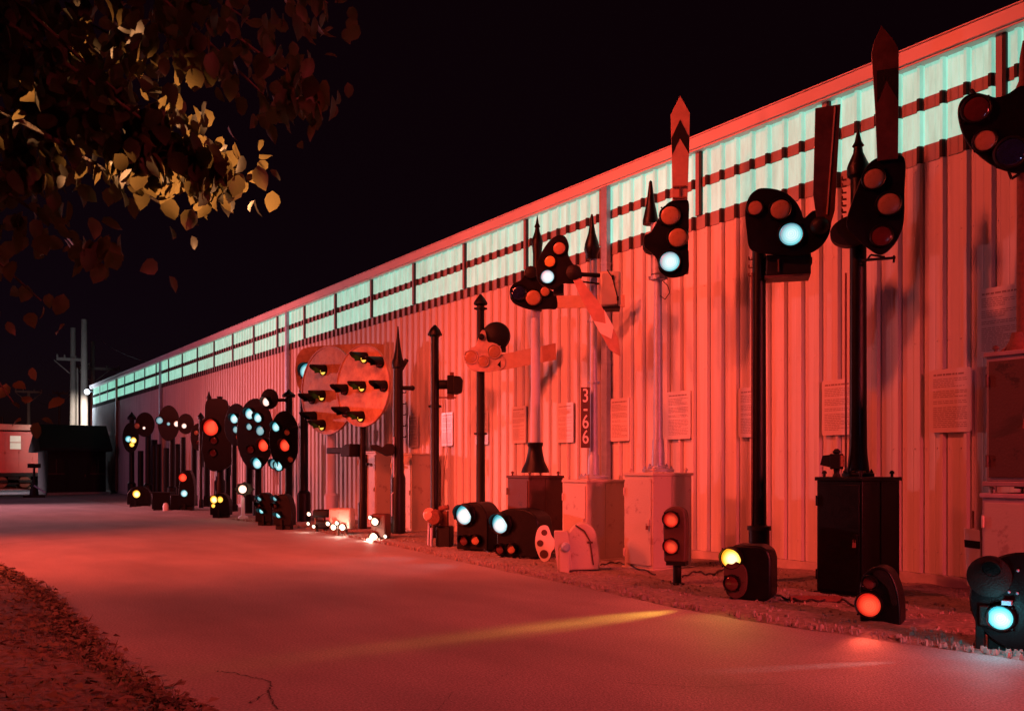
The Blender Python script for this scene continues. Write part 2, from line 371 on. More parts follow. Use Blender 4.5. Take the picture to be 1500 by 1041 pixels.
# loose stones and clods (uncountable)
def scatter(name, label, cat, n, pick, size, m, seed, flat=.6):
    q = random.Random(seed); mb = MB()
    for _ in range(n):
        x, y, w = pick(q); r = size(q) * w; a = q.uniform(0, 6.28)
        base = [(-1, -1), (1, -.8), (.9, 1), (-.8, .9)]
        b = [(x + r * (u * math.cos(a) - v * math.sin(a)) * q.uniform(.7, 1.2), y + r * (u * math.sin(a) + v * math.cos(a)) * q.uniform(.7, 1.2), .0) for u, v in base]
        tp = [(x + (px - x) * .55, y + (py - y) * .55, .03 + r * flat * q.uniform(.8, 1.5)) for px, py, _z in b]
        mb.add(b + tp, [(0, 1, 5, 4), (1, 2, 6, 5), (2, 3, 7, 6), (3, 0, 4, 7), (4, 5, 6, 7)])
    o = mb.build(name, m, None, None, 0); return tag(o, label, cat, None, 'stuff')
m_stone = mat('loose_stones', (.34, .29, .26), .9, noise=.6, nscale=3, bump=.3)
def pg(q):
    y = 2 + 24 * q.random() ** 1.7; e = interp(EDGE, y)
    return (e + (10.7 - e) * q.random() ** 1.3 + .04, y, 1)
scatter('loose_gravel', 'loose gravel and broken stone strewn along the foot of the signals', 'gravel', 9000, pg, lambda q: .006 + .02 * q.random() ** 4, m_stone, 5)
def blades():
    q = random.Random(11); mb = MB()
    for _ in range(21000):
        y = 4 + 12.9 * q.random() ** 1.3; x = interp(LE, y) + .05 - (q.random() ** 1.5) * 5.2
        d = math.sin(x * 2.3 + 1) * math.cos(y * 1.9) + math.sin(x * .9 - y * 1.3)
        if _ % 8 == 0: x = interp(LE, y) - .06 + q.gauss(.0, .07)
        elif d < q.uniform(-1.9, .5): continue
        a = q.uniform(0, 6.28); h = q.uniform(.015, .06); w = q.uniform(.004, .011)
        if q.random() < .35:   # fallen leaf, lying nearly flat
            L = q.uniform(.02, .05); tz = .045 + q.uniform(0, .03); ca, sa = math.cos(a), math.sin(a)
            mb.add([(x, y, tz), (x + L * ca - L * .5 * sa, y + L * sa + L * .5 * ca, tz + q.uniform(-.01, .03)), (x + 2 * L * ca, y + 2 * L * sa, tz + q.uniform(-.01, .02)), (x + L * ca + L * .5 * sa, y + L * sa - L * .5 * ca, tz + q.uniform(-.01, .03))], [(0, 1, 2, 3)])
        else:
            dx, dy = math.cos(a) * w, math.sin(a) * w; lx, ly = q.uniform(-.04, .04), q.uniform(-.04, .04)
            mb.add([(x - dx, y - dy, .0), (x + dx, y + dy, .0), (x + lx, y + ly, .03 + h)], [(0, 1, 2)])
    m = mat('dry_grass', (.17, .14, .09), .9, noise=.6, nscale=2.5)
    tag(mb.build('grass', m, None, None, 0), 'sparse dry grass and fallen leaves on the verge beside the road', 'grass', None, 'stuff')
blades()
# cracks in the road, and one sealed joint strip
def crack(ptspx, w):
    mb = MB(); q = random.Random(2); P = [ground(*p) for p in ptspx]; P = spline(P, 8, False)
    P = [(x + q.uniform(-.012, .012), y + q.uniform(-.02, .02)) for x, y in P]
    vs = []
    for x, y in P:
        ww = w * q.uniform(.3, 1.3); vs += [(x - ww, y - ww * .4, .004), (x + ww, y + ww * .4, .004)]
    mb.add(vs, [(2 * i, 2 * i + 1, 2 * i + 3, 2 * i + 2) for i in range(len(P) - 1)])
    o = mb.build('road_crack_joint', mat('crack_fill', (.06, .05, .05), .9), None, None, 0); o['kind'] = 'structure'
crack([(318, 983), (345, 986), (375, 993), (397, 1000), (392, 1012), (378, 1022), (366, 1030)], .007)
crack([(640, 1041), (668, 1012), (720, 1000), (745, 985)], .003)
crack([(920, 1000), (985, 1004), (1060, 1006), (1150, 1001)], .0025)
crack([(0, 797), (120, 786), (250, 779), (350, 772)], .035)  # sealed joint strip across the road, drawn like the cracks
crack([(392, 1012), (398, 1026), (408, 1039)], .005)

# ------------------------------------------------------------------ the long metal warehouse
def warehouse():
    root = empty('warehouse', (WX, 0, 0), 0, 'long corrugated metal warehouse with two rows of glowing green panels under its eave', 'warehouse')
    m_wall = mat('ribbed_wall_paint', (.70, .67, .65), .55, noise=.15, nscale=1.2, bump=.10, bscale=7, stretch=(1, 1.6, .3), spec=.3)
    t_ = m_wall.node_tree; b_ = t_.nodes['Principled BSDF']; old = b_.inputs['Base Color'].links[0].from_socket
    tc_ = t_.nodes.new('ShaderNodeTexCoord'); mp_ = t_.nodes.new('ShaderNodeMapping'); mp_.inputs['Scale'].default_value = (1, 9, .28)
    n_ = t_.nodes.new('ShaderNodeTexNoise'); n_.inputs['Scale'].default_value = 1.6; n_.inputs['Detail'].default_value = 6; n_.inputs['Roughness'].default_value = .6
    t_.links.new(tc_.outputs['Object'], mp_.inputs[0]); t_.links.new(mp_.outputs[0], n_.inputs['Vector'])
    rr_ = t_.nodes.new('ShaderNodeMapRange'); rr_.inputs[1].default_value = .42; rr_.inputs[2].default_value = .66; rr_.inputs[3].default_value = 1; rr_.inputs[4].default_value = .90
    t_.links.new(n_.outputs[0], rr_.inputs[0]); x_ = t_.nodes.new('ShaderNodeMixRGB'); x_.blend_type = 'MULTIPLY'; x_.inputs[0].default_value = 1
    t_.links.new(old, x_.inputs[1]); t_.links.new(rr_.outputs[0], x_.inputs[2]); t_.links.new(x_.outputs[0], b_.inputs['Base Color'])
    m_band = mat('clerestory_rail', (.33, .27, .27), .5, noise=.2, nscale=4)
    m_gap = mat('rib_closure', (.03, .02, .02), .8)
    m_trim = mat('eave_trim', (.74, .66, .66), .4, noise=.1, nscale=1)
    Y0, Y1, P = 1.81, 63.2, .3
    nr = int((Y1 - Y0) / P)
    # wall sheet: real ribs
    prof = []
    for i in range(nr + 1):
        y = Y0 + i * P
        prof += [(y - .060, 0), (y - .057, .035), (y - .043, .035), (y - .040, 0), (y - .018, -.042), (y + .018, -.042), (y + .038, 0)]
        for k in (1, 2):                                   # small stiffening beads between the ribs
            c = y + k * .1; prof += [(c - .012, 0), (c, -.003), (c + .012, 0)]
    prof = [p for p in prof if p[0] < Y1]
    def strip(z0, z1, mm, name, split=None, x=0, parent=root):
        mb = MB(); n = len(prof)
        mb.add([(x + d, y, z0) for y, d in prof] + [(x + d, y, z1) for y, d in prof], [(i + 1, i, n + i, n + i + 1) for i in range(n - 1)])
        if split: mb.m = [1 if (min(prof[i][1], prof[i + 1][1]) < -.02) else 0 for i in range(n - 1)]
        return mb.build(name, mm, parent, None, 0)
    strip(.16, 5.38, m_wall, 'wall_sheet')
    # lower lap of the wall sheet and the rails between the light panels
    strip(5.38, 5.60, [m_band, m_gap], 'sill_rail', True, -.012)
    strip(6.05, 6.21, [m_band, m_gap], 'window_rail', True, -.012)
    # translucent panels, lit from inside
    def fiber(name, col, st, sc):
        m = mat(name, col, .5, noise=.06, nscale=2, spec=.25); t = m.node_tree; b = t.nodes['Principled BSDF']
        n = t.nodes.new('ShaderNodeTexNoise'); n.inputs['Scale'].default_value = sc; n.inputs['Detail'].default_value = 9; n.inputs['Roughness'].default_value = .7
        mp = t.nodes.new('ShaderNodeMapping'); mp.inputs['Scale'].default_value = (1, 2.6, .5); tc = t.nodes.new('ShaderNodeTexCoord')
        t.links.new(tc.outputs['Object'], mp.inputs[0]); t.links.new(mp.outputs[0], n.inputs['Vector'])
        r = t.nodes.new('ShaderNodeValToRGB'); e = r.color_ramp.elements
        e[0].position = .3; e[1].position = .7; e[0].color = (.17, .46, .34, 1); e[1].color = (.33, .80, .62, 1)
        t.links.new(n.outputs[0], r.inputs[0]); t.links.new(r.outputs[0], b.inputs['Emission Color']); b.inputs['Emission Strength'].default_value = st
        return m
    m_fb = [fiber('glowing_fibreglass', (.34, .36, .34), s, 2.0) for s in (.92, .98, 1.06)]
    m_rib = fiber('glowing_fibreglass_lap', (.32, .35, .32), .86, 2.0)
    q = random.Random(4)
    y = 5.31 - 2.4; step = 2.4
    while y < 62.5:
        ya, yb = max(y, Y0 + .1), min(y + step, Y1 - .05)
        mf = m_fb[q.randrange(3)]
        for z0, z1 in ((5.60, 6.05), (6.21, 6.63)):
            mb = MB(); pr = [p for p in prof if ya - .001 <= p[0] <= yb]
            pr = [(ya, pr[0][1])] + pr + [(yb, pr[-1][1])]
            n = len(pr); mb.add([(d, yy, z0) for yy, d in pr] + [(d, yy, z1) for yy, d in pr], [(i + 1, i, n + i, n + i + 1) for i in range(n - 1)])
            mb.m = [1 if (min(pr[i][1], pr[i + 1][1]) < -.02) else 0 for i in range(n - 1)]
            mb.build('window', [mf, m_rib], root, None, 0)
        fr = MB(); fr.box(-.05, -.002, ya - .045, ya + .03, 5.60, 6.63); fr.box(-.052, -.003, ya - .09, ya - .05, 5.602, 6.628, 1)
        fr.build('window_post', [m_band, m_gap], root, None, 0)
        y += step
    f = MB()
    f.box(-.16, .02, Y0 - .1, Y1 + .1, 6.66, 6.84); f.box(-.13, .02, Y0 - .1, Y1 + .1, 6.63, 6.66); f.box(-.18, .06, Y0 - .1, Y1 + .1, 6.84, 6.862)
    f.build('eave_gutter', m_trim, root, None, 30, .006)
    for k in range(11):                                   # butt joints of the gutter lengths
        pass
    sc = MB()
    for zz in (.45, 1.75, 3.1, 4.45, 5.3):
        for i in range(nr):
            for dy in (.075, .225): sc.lathe([(.011, 0), (.009, -.008)], (-.004, Y0 + i * P + dy, zz), 'x', 6)
    sc.build('screws', m_trim, root, None, 0)
    rf = MB(); rf.add([(.0, Y0 - .1, 6.862), (.0, Y1 + .1, 6.862), (13, Y1 + .1, 8.1), (13, Y0 - .1, 8.1), (26, Y1 + .1, 6.862), (26, Y0 - .1, 6.862)], [(0, 1, 2, 3), (3, 2, 4, 5)])
    rf.build('roof', m_wall, root, None, 0)
    e = MB(); e.box(.06, 26, Y1 - .1, Y1, .0, 6.85); e.box(.06, 26, Y0, Y0 + .1, 0, 6.85); e.box(25.9, 26, Y0 + .1, Y1 - .1, 0, 6.85); e.build('end_wall', m_wall, root, None, 0)
    b = MB(); b.box(-.03, .06, Y0, Y1, -.02, .155); b.build('base_board', mat('concrete_base_board', (.60, .55, .53), .8, noise=.3, nscale=3, bump=.2), root, None, 30, .004)
    # downspouts
    for px, w, mm in ((888, .075, M['silver']), (421, .06, M['silver']), (235, .06, M['silver']), (171, .09, mat('brown_downspout', (.34, .13, .09), .6))):
        yy = on_x(px, WX - .1); d = MB(); d.box(-.16, -.06, yy - w, yy + w, .18, 6.62)
        for zz in (1.2, 3.4, 5.2): d.box(-.165, -.04, yy - w - .01, yy + w + .01, zz, zz + .04)
        d.build('downspout', mm, root, None, 30, .006)
    # lamp on the far corner of the wall
    l = MB(); yy = 62.6; l.cyl((0, yy, 6.35), (-.35, yy, 6.5), .03); l.lathe([(.05, .12), (.16, .05), (.17, 0)], (-.4, yy, 6.42), 'z', 12)
    L = l.build('wall_light', M['silver'], root, None, 30)
    g = MB(); g.sphere((-.42, yy, 6.40), .17, 8); g.build('bulb', glow('corner_floodlight_glass', (.85, .93, 1), 5), L, None, 60)
    return root
warehouse()
lamp('POINT', 'corner_floodlight', (WX - 1.7, 62.6, 5.8), 330, (.72, .86, 1), None, .15)
lamp('SPOT', 'corner_floodlight', (WX - .75, 62.9, 6.0), 4200, (1, .93, .84), (10.8, 69, 4.4), .15, 48, .8)

# ------------------------------------------------------------------ information boards on the wall
def board(px, y0, y1, w, label, heading=False):
    Y = on_x(px, WX - .06); Z = WX * math.sin(TH) + Y * math.cos(TH); z0, z1 = EYE - (y1 - HY) * Z / F, EYE - (y0 - HY) * Z / F
    w_ = w; rt = empty('information_board', (WX - .045, Y, z0), 0, label, 'sign', 'information boards screwed to the warehouse wall')
    h = z1 - z0; mb = MB()
    # rounded corners, facing -x
    r = .03; pts = []
    for cx, cz, a0 in ((w_ / 2 - r, h - r, 0), (-w_ / 2 + r, h - r, 90), (-w_ / 2 + r, r, 180), (w_ / 2 - r, r, 270)):
        for i in range(5):
            a = R(a0 + i * 22.5); pts.append((cx + r * math.cos(a), cz + r * math.sin(a)))
    n = len(pts); mb.add([(-.02, p[0], p[1]) for p in pts] + [(.003, p[0], p[1]) for p in pts], [tuple(range(n))[::-1], tuple(range(n, 2 * n))] + [(j, (j + 1) % n, n + (j + 1) % n, n + j) for j in range(n)])
    mb.build('panel', M['sign'], rt, None, 30)
    t = MB(); q = random.Random(int(px)); z = h - .07
    def line(zc, th, y_a, y_b):
        y = y_a
        while y > y_b + .02:
            L = min(q.uniform(.02, .07), y - y_b); t.box(-.0225, -.0195, y - L, y, zc - th, zc + th, 0); y -= L + .012
    line(z, .011, w_ / 2 - .05, -w_ / 2 + .07); z -= .055
    k = 0
    while z > .06:
        k += 1
        if k in (6, 11, 14): z -= .03; continue
        line(z, .0042, w_ / 2 - .045, -w_ / 2 + (.05 if q.random() < .75 else .2)); z -= .024
    t.build('printed_text', [M['ink'] if not heading else M['ink']], rt, None, 0)
    return rt
for a in [(1465, 420, 520, .52, 'tall information board on the wall above the big two-tier signal case'),
          (1392, 540, 633, .52, 'information board on the bare wall between the big black case and the two-tier case'),
          (1227, 556, 637, .50, 'information board on the wall just left of the pole on the big black case'),
          (1101, 567, 640, .50, 'information board partly hidden behind the tall black pole over the amber ground lamp'),
          (994, 573, 643, .54, 'information board just right of the silver pole with the raised chevron arm'),
          (908, 583, 646, .50, 'information board between the two silver cased semaphores'),
          (828, 590, 648, .50, 'information board just left of the black number strip'),
          (760, 595, 649, .50, 'information board just left of the white pole on the dark case'),
          (706, 602, 651, .50, 'information board hidden behind the black pole with the pale spectacle'),
          (655, 604, 653, .50, 'information board just right of the slim black pole with the side lamp box'),
          (605, 608, 655, .50, 'information board just right of the black pole with the long spire')]:
    board(*a)

# ------------------------------------------------------------------ far end of the yard
def utility_pole(px, X, top, w, label, arms=(), dark=False, base_m='wood_pole', name='utility_pole', Y=None):
    Y = Y or on_x(px, X); X_ = Y * math.tan(TH + math.atan((px - CX) / F)) if Y else X
    t = Thing(name, label, 'pole', px, xy=(X_, Y), psi=0)
    h = t.z(top); r = w * t.s / 2; mb = MB(); mb.lathe([(r * 1.15, -.05), (r, h * .5), (r * .8, h)], (0, 0, 0), 'z', 12)
    mb.build('shaft', M[base_m], t.o, None, 40)
    for (xa, xb, y) in arms:
        a = MB(); z = t.z(y); a.box(t.x(xa), t.x(xb), -r - .12, -r - .002, z - .1, z + .1)
        for q in (.03, .3, .7, .97):
            xx = t.x(xa) + (t.x(xb) - t.x(xa)) * q; a.lathe([(.05, 0), (.07, .1), (.04, .22)], (xx, -r - .06, z + .1), 'z', 8)
        for sx in (-1, 1): a.cyl((sx * r, -r - .06, z - 1.0), (sx * 1.2, -r - .06, z - .1), .035)
        a.build('crossarm', M[base_m], t.o, None, 30)
    return t
pA = utility_pole(107, None, 480, 8.5, 'pale timber utility pole with a crossarm, lit by the corner light', [(83, 122, 527)], Y=70)
pB = utility_pole(123.5, None, 468, 10, 'thick dark blue pole whose foot is lit white, right of the crossarm pole', [], Y=67)
pC = utility_pole(136, None, 500, 6.5, 'brown timber pole behind the far corner of the warehouse', [(112, 176, 540)], Y=78)
pD = utility_pole(113.5, None, 539, 3, 'slim pale pipe standing between the two thick utility poles', [], Y=69)
pE = utility_pole(42, None, 572, 5, 'dim far pole with a crossarm above the red caboose', [(22, 62, 574)], Y=105)
pF = utility_pole(87, None, 576, 3, 'faint thin far pole with a small crossarm above the dark shed', [(77, 100, 576)], Y=120)
def wire(name, label, a, b, sag, r=.02):
    pts = []
    for i in range(13):
        t = i / 12; p = Vector(a).lerp(Vector(b), t); p.z -= sag * 4 * t * (1 - t); pts.append(p)
    tag(MB().tube(pts, r, 6).build(name, mat('overhead_wire', (.3, .28, .27), .6), None, None, 40), label, 'wire')
wire('overhead_wire', 'thin wire running from the brown pole down to the warehouse roof', pC.world(.1, 0, 12.2), (13.5, 60, 8.3), .3, .015)
wire('overhead_wire', 'faint wire slung between the two far dim poles', pE.world(.5, 0, 8.9), pF.world(-.5, 0, 9.6), .6, .02)

def shed():
    Y = 55; xa = Y * math.tan(TH + math.atan((70 - CX) / F)); xb = Y * math.tan(TH + math.atan((155 - CX) / F))
    Z = xa * math.sin(TH) + Y * math.cos(TH); h = EYE - (620 - HY) * Z / F
    rt = empty('dark_shed', ((xa + xb) / 2, Y, 0), 0, 'small dark boarded shed with a broad roof standing by the far end of the warehouse', 'shed')
    w = (xb - xa); mb = MB(); mb.box(-w / 2, w / 2, 0, 4, 0, h - 1.3); mb.build('wall', M['dark_wood'], rt, None, 0)
    r = MB(); ov = .45
    r.add([(-w / 2 - ov, -ov, h - 1.35), (w / 2 + ov * .6, -ov, h - 1.35), (w / 2 + ov * .55, 1.2, h), (-w / 2 - ov, 1.2, h), (-w / 2 - ov, 4.4, h - 1.4), (w / 2 + ov * .6, 4.4, h - 1.4),
           (-w / 2 - ov, -ov, h - 1.5), (w / 2 + ov * .6, -ov, h - 1.5), (-w / 2 - ov, 4.4, h - 1.55), (w / 2 + ov * .6, 4.4, h - 1.55)],
          [(0, 1, 2, 3), (3, 2, 5, 4), (0, 6, 7, 1), (4, 5, 9, 8), (6, 8, 9, 7), (0, 3, 4, 8, 6), (1, 7, 9, 5, 2)])
    r.build('roof', M['dark_wood'], rt, None, 0)
    d = MB(); d.box(-.5, .5, -.04, -.002, .1, 2.05); dd = d.build('door', M['dark_wood'], rt, None, 0)
    MB().box(.36, .42, -.09, -.041, 1.0, 1.14).build('handle', M['rust'], dd, None, 0)
    for x in (-w * .36, w * .36):
        wd = MB(); wd.box(x - .38, x + .38, -.05, -.002, 1.2, 2.0); wn = wd.build('window', M['black2'], rt, None, 0)
        s = MB(); s.box(x - .42, x + .42, -.09, -.051, 1.14, 1.2); s.box(x - .02, x + .02, -.07, -.051, 1.2, 2.0); s.build('frame', M['brownblack'], wn, None, 0)
    st = MB(); st.box(-w / 2 - .1, w / 2 + .1, -.6, -.1, 0, .14); st.build('step', M['concrete_foot'], rt, None, 0)
shed()
def caboose():
    Y = 74; X1 = Y * math.tan(TH + math.atan((69 - CX) / F)); Z = X1 * math.sin(TH) + Y * math.cos(TH); s = Z / F
    zt = lambda py: EYE - (py - HY) * s
    rt = empty('caboose', (X1 - 5, Y, 0), 0, 'red wooden caboose with a pale lit window standing beyond the yard', 'railway wagon')
    L = 9; b = MB(); b.box(-L / 2, L / 2, 0, 2.9, zt(692), zt(633))
    for x in [i * .9 - 4.05 for i in range(10)]: b.box(x - .03, x + .03, -.03, -.001, zt(690), zt(636))
    b.box(-L / 2, L / 2, -.03, -.001, zt(664), zt(662)); b.build('body', M['caboose'], rt, None, 0)
    r = MB(); r.box(-L / 2 - .3, L / 2 + .4, -.25, 3.15, zt(631), zt(622.5)); r.build('roof', mat('pale_caboose_roof', (.55, .33, .26), .7), rt, None, 30, .05)
    f = MB(); f.box(-L / 2 - .6, L / 2 + .8, .05, 2.8, zt(697), zt(692)); f.build('frame', M['black2'], rt, None, 0)
    for px0, px1 in ((24, 37), (-28, -14)):
        k = Z / F * 1.06; xx = lambda p: 5 + (p - 69) * k
        w = MB(); w.box(xx(px0), xx(px1), -.06, -.031, zt(658), zt(639))
        wn = w.build('window', glow('lit_caboose_window', (.72, .68, .52), .42), rt, None, 0)
        g = MB(); g.box(xx(px0) - .06, xx(px1) + .06, -.09, -.03, zt(660), zt(658)); g.box(xx(px0) - .06, xx(px0), -.09, -.03, zt(658), zt(639)); g.box(xx(px1), xx(px1) + .06, -.09, -.03, zt(658), zt(639)); g.box(xx(px0), xx(px1), -.075, -.06, zt(649), zt(648)); g.build('frame', M['caboose'], wn, None, 0)
    st = MB(); k = 5
    for z in (.35, .7, 1.05): st.box(L / 2 + .05, L / 2 + .65, -.1, .5, z, z + .05)
    st.box(L / 2 + .05, L / 2 + .09, -.11, -.06, .35, 2.6); st.box(L / 2 + .6, L / 2 + .65, -.11, -.06, .35, 2.6); st.build('steps', M['caboose'], rt, None, 0)
    for cx in (-3.2, 2.8):
        for dx in (-.75, .75):
            for yy in (.25, 2.5):
                w = MB(); w.lathe([(.02, -.07), (.36, -.07), (.42, -.03), (.42, .06), (.02, .08)], (cx + dx, yy, .45), 'y', 20); w.build('wheel', M['rust'], rt, None, 30)
        t = MB(); t.box(cx - 1.2, cx + 1.2, .0, .12, .42, .62); t.box(cx - .35, cx + .35, .0, .16, .3, .85); t.build('bogie', M['black2'], rt, None, 0)
    c = MB(); c.box(L / 2 + .8, L / 2 + 1.25, 1.2, 1.6, .75, 1.05); c.build('coupler', M['rust'], rt, None, 0)
    ch = MB(); ch.cyl((2.2, 1.2, zt(622)), (2.2, 1.2, zt(611)), .09); ch.build('chimney', M['black2'], rt, None, 30)
caboose()
# railway crossing beside the caboose: rails in the pavement
rl = MB()
for yy in (74.7, 76.2): rl.box(-30, 11, yy - .035, yy + .035, -.02, .10)
rl.build('railway_track', M['rust'], None, None, 0)['kind'] = 'structure'
def switch_stand():
    t = Thing('switch_stand', 'small dark switch stand in front of the red caboose', 'switch stand', 50, xy=None, gy=None, X=6.0)
    mb = MB(); mb.box(-.5, .5, -.3, .3, 0, .1); mb.lathe([(.22, .1), (.18, .4), (.07, .75), (.05, 1.5)], (0, 0, 0), 'z', 10); mb.build('stand', M['black2'], t.o, None, 30)
    tg = MB(); tg.prism([(-.3, 1.5), (.3, 1.5), (.3, 1.72), (-.3, 1.72)], -.02, .02); tg.build('target', M['black2'], t.o, None, 0)
    l = MB(); l.cyl((.0, -.2, .6), (.5, -.45, .25), .04); l.build('lever', M['white'], t.o, None, 30)
switch_stand()
lamp('SPOT', 'caboose_fill', (2.0, 64, 5), 2300, (1, .12, .08), (5.5, 74, 2.2), .2, 70, .6)  # added unseen spot brightening the caboose
lamp('SPOT', 'far_road_fill', (2.2, 69.5, 1.5), 700, (.86, .84, 1), (6.8, 67.4, .0), .1, 30, .9)  # unseen low spot added for the pale strip of ground
lamp('SPOT', 'far_road_fill', (-4, 44, 5), 15000, (1, .30, .34), (3.5, 34, .0), .1, 84, 1)  # added mauve fill for the dark stretch of far road
lamp('SPOT', 'far_road_fill', (-3.5, 60, 2.2), 9000, (1, .72, .85), (4.5, 60, .0), .1, 50, 1)  # added pale fill for the glow at the far left

# ------------------------------------------------------------------ tree with the leafy branch hanging into view
def tree():
    rt = empty('leafy_tree', (-2.2, 3.6, 0), 0, 'big dark leafy tree whose branches hang over the upper left, a few leaves lit amber', 'tree')
    bk = mat('bark', (.07, .05, .04), .9, noise=.5, nscale=6, bump=1, bscale=20, stretch=(3, 3, .6))
    q = random.Random(21)
    mb = MB(); mb.lathe([(.34, -.05), (.26, .5), (.22, 1.6), (.19, 2.8), (.12, 4.6), (.05, 6.2)], (0, 0, 0), 'z', 14)
    mb.build('trunk', bk, rt, None, 60)
    def px2(px, py, Z):
        t = (px - CX) / F; X = t * Z * math.cos(TH) + Z * math.sin(TH); Y = Z * math.cos(TH) - t * Z * math.sin(TH)
        return Vector((X + 2.2, Y - 3.6, EYE - (py - HY) * Z / F))
    lb = MB(); lf = MB(); limbs = []
    start = Vector((.0, 0, 3.0))
    ends = [(330, 265, 5.2, 1.0), (250, 205, 5.0, 1.), (455, 130, 5.8, .45), (480, 5, 6.2, .6), (380, 40, 5.6, .8), (130, 360, 5.4, .3), (60, 440, 5.6, .35), (60, 130, 4.8, 1), (180, 60, 5.0, 1), (20, 590, 6.4, .3), (10, 300, 5, .8), (290, 330, 5.6, .08), (120, 190, 5.2, 1.), (420, 170, 5.7, .2)]
    for ex, ey, ez, dens in ends:
        e = px2(ex, ey, ez); s = start + Vector((0, 0, q.uniform(0, 1.6))); mid = (s + e) / 2 + Vector((0, 0, q.uniform(.2, .6)))
        pts = spline([tuple(s), tuple(mid), tuple(e)], 10, False)
        for i, (a, b) in enumerate(zip(pts, pts[1:])):
            r = .05 * (1 - i / 21) ** 1.5 + .004; lb.cyl(a, b, r, r * .92, 6)
        limbs.append(([Vector(p) for p in pts], dens))
    lb.build('branch', bk, rt, None, 60)
    def leaf(p, d, s):
        d = d.normalized(); up = Vector((q.uniform(-1, 1), q.uniform(-1, 1), q.uniform(-.3, .7))).normalized(); sd = d.cross(up).normalized(); nn = sd.cross(d)
        w = s * q.uniform(.30, .42); row = [(0, .0, 0), (.18, .75, .05), (.45, 1, .08), (.75, .68, .03), (1, 0, -.10)]
        vs = []; cen = []
        for a, ww, h in row:
            c = p + d * (a * s) + nn * (h * s * .6); cen.append(len(vs)); vs.append(c)
            if 0 < a < 1: vs += [c + sd * (w * ww) + nn * (.06 * s), c - sd * (w * ww) + nn * (.06 * s)]
        fs = [(0, 2, 1), (0, 1, 3), (1, 2, 5, 4), (1, 4, 6, 3), (4, 5, 8, 7), (4, 7, 9, 6), (7, 8, 10), (7, 10, 9)]
        lf.add(vs, fs)
    for pts, dens in limbs:
        for k in range(int(170 * dens)):
            i = int(len(pts) * (.42 + .58 * q.random() ** .7)); i = min(i, len(pts) - 1)
            p = pts[i] + Vector((q.gauss(0, .17), q.gauss(0, .17), q.gauss(-.03, .12)))
            d = Vector((q.uniform(-.7, .7), q.uniform(-.7, .7), q.uniform(-1.2, -.1)))
            leaf(p, d, q.uniform(.08, .15))
    for cx_, cy_, n_, sx_, sy_ in ((240, 222, 330, 40, 17), (205, 205, 60, 30, 14), (310, 250, 70, 16, 14), (110, 165, 40, 22, 14), (215, 165, 40, 30, 12), (145, 355, 30, 16, 10), (440, 130, 40, 26, 14), (60, 215, 90, 40, 40), (90, 60, 130, 70, 45), (280, 60, 110, 80, 40)):
        for k in range(n_):                              # hanging clumps
            p = px2(q.gauss(cx_, sx_), q.gauss(cy_, sy_), 4.9 + q.gauss(0, .12)); leaf(p, Vector((q.uniform(-.45, .45), q.uniform(-.45, .45), q.uniform(-1.3, -.6))), q.uniform(.09, .15))
    for k in range(1500):                                    # the rest of the crown, above and behind the trunk
        a = q.uniform(0, 6.28); r = 2.6 * q.random() ** .5; p = Vector((r * math.cos(a) - .6, r * math.sin(a) - .4, 4.4 + q.uniform(-.7, 2.2)))
        leaf(p, Vector((q.uniform(-.7, .7), q.uniform(-.7, .7), q.uniform(-1.2, 0))), q.uniform(.12, .2))
    ml = mat('leaf_green', (.016, .016, .009), .55, noise=.5, nscale=1.5, spec=.3)
    ml.node_tree.nodes['Principled BSDF'].inputs['Transmission Weight'].default_value = 0
    tn = ml.node_tree; pb = tn.nodes['Principled BSDF']; tr = tn.nodes.new('ShaderNodeBsdfTranslucent'); tr.inputs[0].default_value = (.38, .30, .13, 1)
    ms = tn.nodes.new('ShaderNodeMixShader'); ms.inputs[0].default_value = .15; out = tn.nodes['Material Output']
    tn.links.new(pb.outputs[0], ms.inputs[1]); tn.links.new(tr.outputs[0], ms.inputs[2]); tn.links.new(ms.outputs[0], out.inputs[0])
    lf.build('crown', ml, rt, None, 60)
    return px2
TP = tree()

# ================================================================== SIGNALS
SX = 9.35                                   # line of the big masts
def mast(t, prof, m='black', px=None, n=20, name='pole', y=0):
    return lathe_px(t, MB(), prof, px, y, n).build(name, M[m], t.o, None, 35)
def plate(t, pts, y0, y1, m='black', name='spectacle', parent=None, smooth=6, bevel=.006):
    pts = t.P(spline(pts, smooth) if smooth else pts)
    return MB().prism(pts, y0, y1).build(name, M[m] if isinstance(m, str) else m, parent or t.o, None, 25, bevel)
def ring(t, px, py, ra, rb, y, m='black', parent=None, name='rim'):
    a, b = t.r(ra), t.r(rb); mb = MB(); mb.lathe([(a, 0), (a, -.02), (b, -.02), (b, 0), (a, 0)], (t.x(px), y, t.z(py)), 'y', 28, 0, False)
    return mb.build(name, M[m], parent or t.o, None, 40)
def clamp_band(t, py, r, px=None, h=3, m='black2', bolts=True):
    mb = MB(); x = t.x(px or t.px); z = t.z(py); rr_ = t.r(r); hh = t.r(h)
    mb.lathe([(rr_, -hh), (rr_ + .02, -hh), (rr_ + .02, hh), (rr_, hh)], (x, 0, z), 'z', 20, 0, False)
    if bolts:
        for a in (0, 90, 180, 270):
            c, s_ = math.cos(R(a)), math.sin(R(a)); mb.box(x + c * (rr_ + .03) - .02, x + c * (rr_ + .03) + .02, s_ * (rr_ + .03) - .02, s_ * (rr_ + .03) + .02, z - hh * .8, z + hh * .8)
    return mb.build('clamp', M[m], t.o, None, 30)
